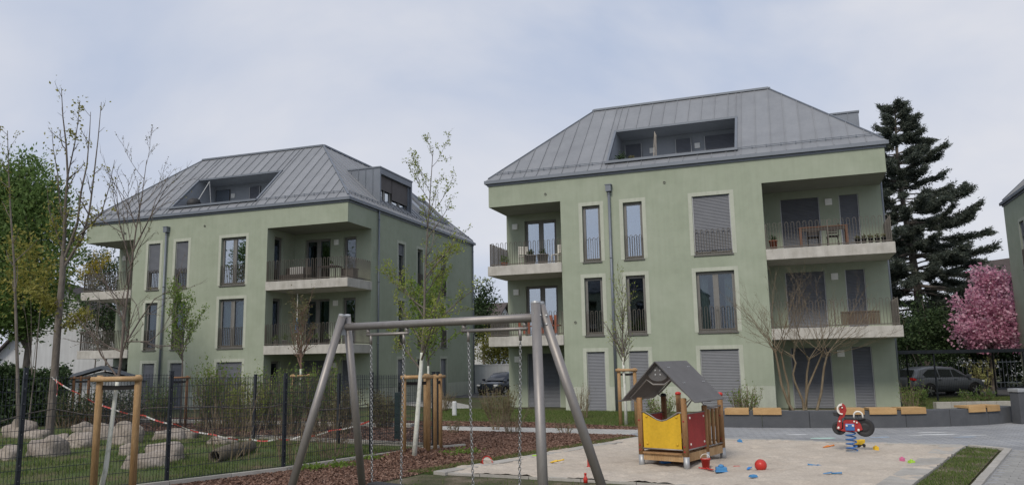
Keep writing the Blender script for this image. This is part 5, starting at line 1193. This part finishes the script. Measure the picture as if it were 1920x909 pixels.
# ============================================================ VEHICLES
def car(label, loc, rz, paint, Lc=4.1, Hc=1.45, Wc=1.76):
    """hatchback, front towards +x"""
    rt = empty('parked_car', loc, rz, label, 'car', 'parked cars'); sc = Lc/4.1
    def sect(x):
        X = [-2.05, -1.98, -1.8, -1.2, .3, .9, 1.5, 1.85, 2.0, 2.05]; low = [.42, .34, .28, .22, .22, .22, .24, .26, .32, .4]; belt = [.80, .93, .95, .95, .92, .90, .86, .78, .68, .58]; half = [.66, .76, .82, .86, .88, .87, .84, .78, .68, .55]
        return np.interp(x, X, low), np.interp(x, X, belt), np.interp(x, X, half)
    xs = np.linspace(-2.05, 2.05, 34); g = G(); vs, fs = [], []; prof = [(0, 0), (.8, 0), (.97, .12), (1.0, .5), (.985, .8), (.93, .97), (.6, 1.03), (0, 1.06)]; np_ = 2*len(prof)-2
    for x in xs:
        lo, be, hf = sect(x); ring_ = [(x, -hf*a, lo+(be-lo)*b) for a, b in prof]+[(x, hf*a, lo+(be-lo)*b) for a, b in prof[-2:0:-1]]; vs += ring_
    for i in range(len(xs)-1):
        for j in range(np_): fs.append((i*np_+j, i*np_+(j+1) % np_, (i+1)*np_+(j+1) % np_, (i+1)*np_+j))
    fs += [tuple(range(np_))[::-1], tuple(range((len(xs)-1)*np_, len(xs)*np_))]; g.add(vs, fs); body = g.build('body', paint, rt, True)
    # cabin: roof shell over dark glass
    RX = [-1.95, -1.72, -1.2, -.4, .35, .75, 1.15]; RZ_ = [.95, 1.28, 1.42, 1.45, 1.40, 1.22, .93]; tp = [.62, .60, .60, .61, .60, .63, .70]
    g = G(); vs, fs = [], []; xx = np.linspace(-1.95, 1.15, 24)
    for x in xx: z = np.interp(x, RX, RZ_); t = np.interp(x, RX, tp); vs += [(x, -.80, .90), (x, -.79, .93), (x, -t-.03, max(z-.08, .935)), (x, -t+.06, z), (x, 0, z+.015), (x, t-.06, z), (x, t+.03, max(z-.08, .935)), (x, .79, .93), (x, .80, .90)]
    for i in range(len(xx)-1):
        for j in range(8): fs.append((i*9+j, i*9+j+1, (i+1)*9+j+1, (i+1)*9+j))
    g.add(vs, fs); g.build('roof', paint, rt, True)
    for s in (-1, 1):
        def gl(poly, name='window'):
            g = G(); P = []
            for x, f in poly: z = np.interp(x, RX, RZ_); t = np.interp(x, RX, tp); z0, z1 = .945, z-.10; y0, y1 = .795, t+.045; P.append((x, s*(y0+(y1-y0)*f+.006), z0+(z1-z0)*f))
            g.prism(P, (0, s*.006, 0)); g.build(name, CARGL, rt)
        gl([(-1.35, .05), (-.62, .02), (-.62, .95), (-1.1, .95), (-1.45, .45)]); gl([(-.56, .02), (.12, .02), (.12, .95), (-.56, .95)]); gl([(.18, .02), (.92, .02), (.62, .62), (.36, .95), (.18, .95)])
        for x in (-1.22, 1.28):
            g = G(); g.lathe((x, s*.70, .31), (0, s, 0), [(.2, 0), (.30, .02), (.315, .06), (.315, .15), (.29, .185), (.22, .19)], 22); wo_ = g.build('wheel', TYRE, rt, True)
            g = G(); g.lathe((x, s*.885, .31), (0, s, 0), [(.215, 0), (.2, .008)], 20)
            g.build('wheel_dish', BLACKP, wo_); g = G()
            for k in range(5): a = 2*PI*k/5; g.bar((x, s*.896, .31), (x+.2*math.cos(a), s*.896, .31+.2*math.sin(a)), .012, .06, (0, 0, 1) if abs(math.sin(a)) < .9 else (1, 0, 0))
            g.lathe((x, s*.89, .31), (0, s, 0), [(.05, 0), (.045, .015)], 10); g.build('rim', RIM, wo_)
            g = G(); pts = [(x+.36*math.cos(a), s*.865, .31+.36*math.sin(a)) for a in np.linspace(0, PI, 13)]; g.tube(pts, .03, 6); g.build('wheel_arch', BLACKP, rt, True)
        g = G(); g.obb((.95, s*.92, 1.0), V(.07, 0, 0), V(0, .09, 0), V(0, 0, .06)); g.build('mirror', paint, rt, bevel=.02)
        g = G(); g.obb((-1.93, s*.66, .86), V(.09, 0, 0), V(0, .13, 0), V(0, 0, .065)); g.build('tail_light', TAIL, rt, bevel=.02)
        g = G(); g.obb((1.86, s*.62, .70), V(.13, 0, .0), V(0, .12, 0), V(0, 0, .05)); g.build('headlight', HEADL, rt, bevel=.02)
        for x in (-.25, .62): g = G(); g.obb((x-.4, s*.885, .84), V(.08, 0, 0), V(0, .012, 0), V(0, 0, .012)); g.build('door_handle', paint, rt)
    g = G(); g.prism([(1.13, -.60, .965), (1.13, .60, .965), (.42, .54, 1.385), (.42, -.54, 1.385)], (.012, 0, .012)); g.build('windscreen', CARGL, rt)
    g = G(); g.prism([(-1.94, -.58, 1.0), (-1.94, .58, 1.0), (-1.74, .54, 1.30), (-1.74, -.54, 1.30)], (-.012, 0, .008)); g.build('rear_window', CARGL, rt)
    return rt
car('dark grey hatchback parked behind the shelter on the right', (20.9, 38.4, -.05), .2, CARG, 4.05)
car('dark blue hatchback parked in the gap between the two houses', (-.6, 48.2, -.1), 1.0+PI, CARB)

# ============================================================ RIGHT BACKGROUND
sh = empty('bike_shelter', (19.2, 34.6, 0), .2, 'low dark steel shelter frame in front of the grey car', 'shelter')
g = G(); g.box(-3.0, 3.4, -.9, .9, 2.02, 2.17); g.build('roof', FENCEM, sh)
for x in (-1.25, 3.3):
    for y in (-.85, .85): g = G(); g.box(x-.025, x+.025, y-.025, y+.025, 0, 2.02); g.build('post', FENCEM, sh)
g = G(); mesh_panel(g, (-1.25, .82, 0), (3.3, .82, 0), .1, 1.3, .09, .4); g.build('mesh_panel', FENCEM, sh)
lw = empty('low_wall', (0, 0, 0), 0, 'low pale concrete wall behind the seat wall at right', 'wall'); a, b = V(*gp(1752, 757), 0), V(*gp(1893, 762), 0); a[1] = b[1] = 28.6; a[0] = at(1752, 755, 28.6)[0]; b[0] = at(1893, 755, 28.6)[0]; lw.location = a
k = 5; d = (b-a)/k
for i in range(k): g = G(); g.box(d[0]*i+.004, d[0]*(i+1)-.004, -.12, .12, 0, .27); g.build('block', SLABM, lw, bevel=.01)
pf = empty('picket_fence', (18, 43.2, 0), .12, 'pale metal picket fence behind the grey car', 'fence'); n = 44
for i in range(n): g = G(); x = i*.25; g.lathe((x, 0, 0), (0, 0, 1), [(.018, .05), (.018, 1.55+.05*math.sin(i)), (.002, 1.65)], 6); g.build('picket', GALV, pf)
for z in (.3, 1.45): g = G(); g.box(0, n*.25, -.015, .015, z, z+.04); g.build('rail', GALV, pf)
shrub('pale yellow flowering bush right of the grey car', (at(1845, 720, 41)[0], 41), 1.7, 1.2, leafmat('pale_bloom', [(.4, .42, .15), (.55, .55, .25)], .3), 700, .12, 20, BARKO)
wbm = empty('waste_bin', (14.42, 22.35, .02), .2, 'dark pillar bin with pale lid at the right picture edge', 'bin'); g = G(); g.box(-.16, .16, -.16, .16, 0, .88); g.build('body', CONC_D, wbm, bevel=.015); g = G(); g.box(-.19, .19, -.19, .19, .88, .98); g.build('lid', GALV, wbm, bevel=.015)
# far houses
def gable_house(label, x, y, rz, w_, dp, h, rh, wallm, roofm, chimney=True, wins=()):
    rt = empty('far_house', (x, y, 0), rz, label, 'house'); g = G(); g.box(-w_/2, w_/2, 0, dp, 0, h); g.prism([(-w_/2+.01, .01, h-.01), (w_/2-.01, .01, h-.01), (0, .01, h+rh-.15)], (0, dp-.02, 0)); g.build('wall', wallm, rt)
    rf_ = None
    for s in (-1, 1): g = G(); g.prism([(0, -.4, h+rh), (s*(w_/2+.4), -.4, h-.4*rh/(w_/2)), (s*(w_/2+.4), dp+.4, h-.4*rh/(w_/2)), (0, dp+.4, h+rh)], (0, 0, .15)); rf_ = g.build('roof', roofm, rt)
    if chimney: g = G(); g.box(w_*.15, w_*.15+.6, dp*.4, dp*.4+.6, h+rh*.5, h+rh+.8); g.box(w_*.15-.05, w_*.15+.65, dp*.4-.05, dp*.4+.65, h+rh+.8, h+rh+.92); g.build('chimney', STAKE_D, rf_)
    for a0, a1, z0, z1 in wins: window(rt, Fr((0, 0, 0), (1, 0, 0), (0, -1, 0)), a0, a1, z0, z1, glass=GLASS_D)
    return rt
gable_house('far white gabled house behind the tall tree on the left', at(120, 600, 50)[0], 50, .25, 7.5, 9, 2.9, 4.6, WHITEW, TILE, False)
gable_house('far house with tiled roof and chimney seen between the houses', at(945, 580, 75)[0], 75, 1.3, 9, 12, 5.2, 2.3, WHITEW, TILE, True)
gable_house('far steep grey roof behind the pink tree', at(1930, 500, 62)[0]+5.0, 62, .35, 8, 10, 5.0, 5.2, WHITEW, TILE, False)
g = G(); g.box(-5.4, 4.2, 0, .25, 0, 1.75); g.box(-5.45, 4.25, -.03, .28, 1.75, 1.83); o = g.build('garden_wall', WHITEW); o.location = (-.2, 51, 0); tag(o, 'pale rendered garden wall behind the blue car', 'wall')
tb = [px_b(905, 575, 66, (1.6, 1.2, 2.4)), px_b(905, 610, 66, (2.0, 1.4, 1.8))]; t0 = (at(905, 640, 66)[0], 66, 0)
bushy('evergreen_tree', 'far dark evergreen right beside the left house corner', 'tree', t0, tb, LEAF_D, 4000, .28, 160, .3, .4, limb_set(t0, tb, .15), BARKM)
tb = [px_b(935, 645, 57, (2.0, 1.2, 1.7)), px_b(915, 660, 57, (1.4, 1.2, 1.2)), px_b(955, 655, 57, (1.4, 1.2, 1.3))]; t0 = (at(935, 700, 57)[0], 57, 0)
bushy('garden_tree', 'olive-brown budding tree above the blue car', 'tree', t0, tb, LEAF_O, 3000, .2, 200, .3, .5, limb_set(t0, tb, .13), BARKM, shell=.1)
tb = [px_b(1700, 640, 42, (1.6, 1.3, 1.5)), px_b(1740, 610, 43, (1.6, 1.4, 1.8)), px_b(1765, 650, 43, (1.6, 1.2, 1.3))]; t0 = (at(1735, 700, 43)[0], 43, 0)
bushy('garden_tree', 'dark green tree under the conifer, left of the pink tree', 'tree', t0, tb, LEAF_D, 9000, .17, 260, .25, .45, limb_set(t0, tb, .13), BARKM, shell=.1)
tb = [px_b(1880, 600, 46, (1.8, 1.3, 2.0)), px_b(1880, 660, 46, (2.2, 1.3, 1.6))]; t0 = (at(1880, 700, 46)[0], 46, 0)
bushy('garden_tree', 'dark tree behind the pink cherry at the far right', 'tree', t0, tb, LEAF_D, 5000, .2, 160, .3, .45, limb_set(t0, tb, .13), BARKM, shell=.1)
shed = gable_house('small grey shed roof behind the near left stakes', at(190, 700, 38)[0], 38, .4, 4.2, 3.6, 1.35, .65, WHITEW, ZINC_D, False)
g = G(); g.lathe((0, 0, 0), (0, 0, 1), [(.09, 0), (.09, .5), (.07, .54)], 10); o = g.build('marker_post', WHITEW); o.location = (at(852, 760, 30)[0], 30, 0); tag(o, 'short white marker post on the lawn by the left house side', 'post')
# far tree belt closing the view low down
for i, (x, Y, h) in enumerate([(-60, 75, 7), (-48, 80, 8), (-36, 82, 7), (40, 75, 8), (50, 78, 9), (-75, 60, 8)]):
    tb = [((x+R_.uniform(-2, 2), Y, h*.55), (3.5, 2.5, h*.45)), ((x+R_.uniform(-3, 3), Y, h*.4), (4, 2.5, h*.35))]
    if i in (3, 4): bushy('garden_tree', ['far tree beyond the road', 'far tree at the left', '', 'far tree behind the right house gap', 'farthest tree on the right horizon', ''][i], 'tree', (x, Y, 0), tb, LEAF_D, 2500, .4, 120, .5, .5, limb_set((x, Y, 0), tb, .2), BARKM)

# ============================================================ BALCONY THINGS
def on(H_, name, label, cat, u, v, z, rz=0, group=None): return empty(name, hp(H_, u, v, z), H_[2]+rz, label, cat, group)
def chair(H_, label, u, v, z, rz, m, fold=False):
    t = on(H_, 'chair', label, 'chair', u, v, z, rz, 'balcony chairs')
    g = G(); g.box(-.2, .2, -.2, .2, .42, .45); g.build('seat', m, t)
    g = G()
    for k in range(4): g.box(-.19, .19, .19, .21, .56+k*.09, .62+k*.09)
    g.build('backrest', m, t)
    for x in (-.19, .19):
        for y, y2 in ((-.2, .2), (.2, -.2)): g = G(); g.bar((x, y, 0), (x, y2 if fold else y, .44 if y < 0 else .9), .03, .03); g.build('leg', m, t)
    return t
def planter(H_, label, u, v, z, m, lm, w_=.2, h=.35, n=220, top=.2, name='planter'):
    t = on(H_, name, label, 'planter', u, v, z); g = G(); g.lathe((0, 0, 0), (0, 0, 1), [(w_*.75, 0), (w_, h), (w_*1.06, h), (w_*1.06, h-.03), (w_*.9, h-.03)], 14); g.build('pot', m, t, True)
    C, v_ = foliage(n, [((0, 0, h+top*.6), (top, top, top))], .2); obj('foliage', quads_mesh('foliage', leaves(C, np.full(n, .08), .45, 0, v_, .8)), lm, t); return t
POT = mat('grey_pot', [(.30, .29, .28)], rough=.8); TERRA = mat('terracotta', [(.3, .1, .06)], rough=.8); DKWOOD = mat('dark_wood', [(.05, .04, .035)], rough=.7); REDWOOD = mat('acacia_wood', [(.13, .06, .035), (.19, .09, .05)], rough=.6)
z2, z1 = 6.06, 3.06
planter(RH, 'small green potted plant at the corner of the upper left balcony, right house', .55, .35, z2, TERRA, LEAF_M, .14, .16, 200, .22)
chair(RH, 'white garden chair at the left of the upper left balcony, right house', 1.35, .7, z2, .6, WHITEP); chair(RH, 'white garden chair at the right of the upper left balcony, right house', 2.85, .8, z2, -.5, WHITEP)
planter(RH, 'left of two grey tubs with dark bushes on the upper left balcony, right house', 1.75, .35, z2, POT, LEAF_D, .25, .42, 200, .17); planter(RH, 'right of two grey tubs with dark bushes on the upper left balcony, right house', 2.3, .35, z2, POT, LEAF_D, .25, .42, 200, .17)
chair(RH, 'dark folding chair left at the wooden table, upper right balcony', 13.05, .75, z2, 0, DKWOOD, True); chair(RH, 'dark folding chair right at the wooden table, upper right balcony', 13.75, .75, z2, .1, DKWOOD, True)
t = on(RH, 'table', 'reddish wooden table on the upper right balcony, right house', 'table', 13.4, .35, z2)
g = G()
for k in range(6): g.box(-.85, .85, -.3+k*.1, -.21+k*.1, .72, .75)
g.build('table_top', REDWOOD, t)
for x in (-.8, .8):
    for y in (-.25, .25): g = G(); g.box(x-.04, x+.04, y-.04, y+.04, 0, .72); g.build('leg', REDWOOD, t)
g = G(); g.box(-.8, -.76, -.22, .22, .05, .7); g.build('side_board', REDWOOD, t); g = G(); g.box(-.76, .76, -.3, -.27, .58, .7); g.build('apron', DKWOOD, t)
for k in range(5): planter(RH, ['first', 'second', 'third', 'fourth', 'fifth'][k]+' dark pot from the left along the right end of the upper right balcony', 14.55+k*.22, .22, z2, BLACKP, LEAF_BR, .09, .2, 60, .1)
planter(RH, 'terracotta pot at the left end of the upper right balcony, right house', 11.6, .3, z2, TERRA, LEAF_D, .16, .35, 120, .15)
t = on(RH, 'privacy_mat', 'brown wicker screen tied to the middle right balcony railing', 'screen', 14.4, .08, z1); g = G()
for k in range(26): g.tube([(-.62+k*.05, 0, .05), (-.62+k*.05, 0, .55)], .022, 5)
g.build('reeds', mat('wicker', [(.12, .085, .06), (.17, .125, .09)], scale=12, rough=.9), t); g = G(); g.box(-.65, .66, -.028, -.022, .48, .5); g.build('tie_band', DKWOOD, t)
t = on(RH, 'balcony_table', 'reddish slatted wooden bench on the middle left balcony, right house', 'bench', 2.0, .5, z1)
g = G()
for k in range(9): g.box(-.9+k*.2, -.78+k*.2, -.03, .0, .1, .85)
g.build('slats', TERRA, t); g = G(); g.box(-.9, .9, .0, .4, .4, .44); g.build('seat', TERRA, t)
t = on(RH, 'privacy_screen', 'pale wooden slat divider on the roof terrace, right house', 'screen', 7.05, 1.9, 9.96)
for k in range(3): g = G(); g.bar((.0, -1.0+k*.45, 0), (.0, -.1+k*.16, 1.75-.02*k), .02, .03); g.build('slat', mat('pale_timber', [(.33, .29, .24)], rough=.7) if 'pale_timber' not in MATS else MATS['pale_timber'], t)
planter(RH, 'bushy potted plant at the left of the roof terrace, right house', 5.75, .75, 9.96, TERRA, LEAF_D, .16, .3, 260, .28); planter(RH, 'smaller potted plant on the roof terrace, right house', 6.2, .75, 9.96, POT, LEAF_BR, .12, .3, 160, .16)
# left house
t = on(LH, 'lounge_sofa', 'dark lounge sofa on the upper corner balcony, left house', 'sofa', 12.1, 1.2, z2); g = G(); g.box(-.7, .7, -.35, .35, .0, .4); g.build('seat', DKWOOD, t, bevel=.03); g = G(); g.box(-.7, .7, .25, .42, .4, .8); g.build('backrest', DKWOOD, t, bevel=.03); g = G(); g.box(-.45, .35, .12, .26, .42, .82); g.build('cushion', POT, t, bevel=.05)
t = on(LH, 'table', 'low grey table with plant on the upper corner balcony, left house', 'table', 14.3, .8, z2); g = G(); g.box(-.5, .5, -.3, .3, .62, .66); g.build('table_top', DKWOOD, t)
for x in (-.45, .45):
    for y in (-.26, .26): g = G(); g.box(x-.025, x+.025, y-.025, y+.025, 0, .62); g.build('leg', DKWOOD, t)
planter(LH, 'small pot on the table of the upper corner balcony, left house', 14.35, .8, z2+.66, POT, LEAF_D, .09, .1, 90, .12)
t = on(LH, 'shelf_box', 'dark storage box on the upper corner balcony, left house', 'box', 14.95, 1.5, z2); g = G(); g.box(-.3, .3, -.25, .25, 0, .55); g.build('body', BARKM, t); g = G(); g.box(-.33, .33, -.28, .28, .55, .6); g.build('lid', DKWOOD, t)
for k, (u, lab) in enumerate([(11.7, 'pale plant stand at the left of the middle corner balcony, left house'), (12.2, 'leafy pot beside the plant stand, middle corner balcony'), (13.9, 'dark pot in the middle of the middle corner balcony'), (14.5, 'dark pot at the right of the middle corner balcony'), (15.1, 'pot at the corner of the middle corner balcony')]): planter(LH, lab, u, .35, z1, POT if k < 2 else BLACKP, LEAF_M, .12, .25, 120, .2)
t = on(LH, 'furled_parasol', 'furled dark parasol with pale pole on the middle corner balcony, left house', 'parasol', 12.75, .5, z1); g = G(); g.lathe((0, 0, 0), (0, 0, 1), [(.02, 0), (.02, 2.4)], 8); g.build('pole', WHITEP, t); g = G(); g.lathe((0, 0, .5), (0, 0, 1), [(.05, 0), (.09, .2), (.07, .55), (.02, .75)], 10); g.build('canopy', BLUEL, t, True)
t = on(LH, 'parasol', 'dark folded parasol leaning over the roof terrace edge, left house', 'parasol', 5.95, 1.2, 9.96); g = G(); g.bar((0, 0, .55), (.55, .3, 1.75), .035, .035); g.bar((.55, .3, 1.75), (.6, .5, 0), .03, .03); g.build('pole', GALV, t)
g = G(); g.lathe((-.05, -.1, .25), (0, 0, 1), [(.1, 0), (.32, .12), (.36, .3), (.28, .5), (.1, .58)], 14); g.build('cover', BLACKP, t, True)
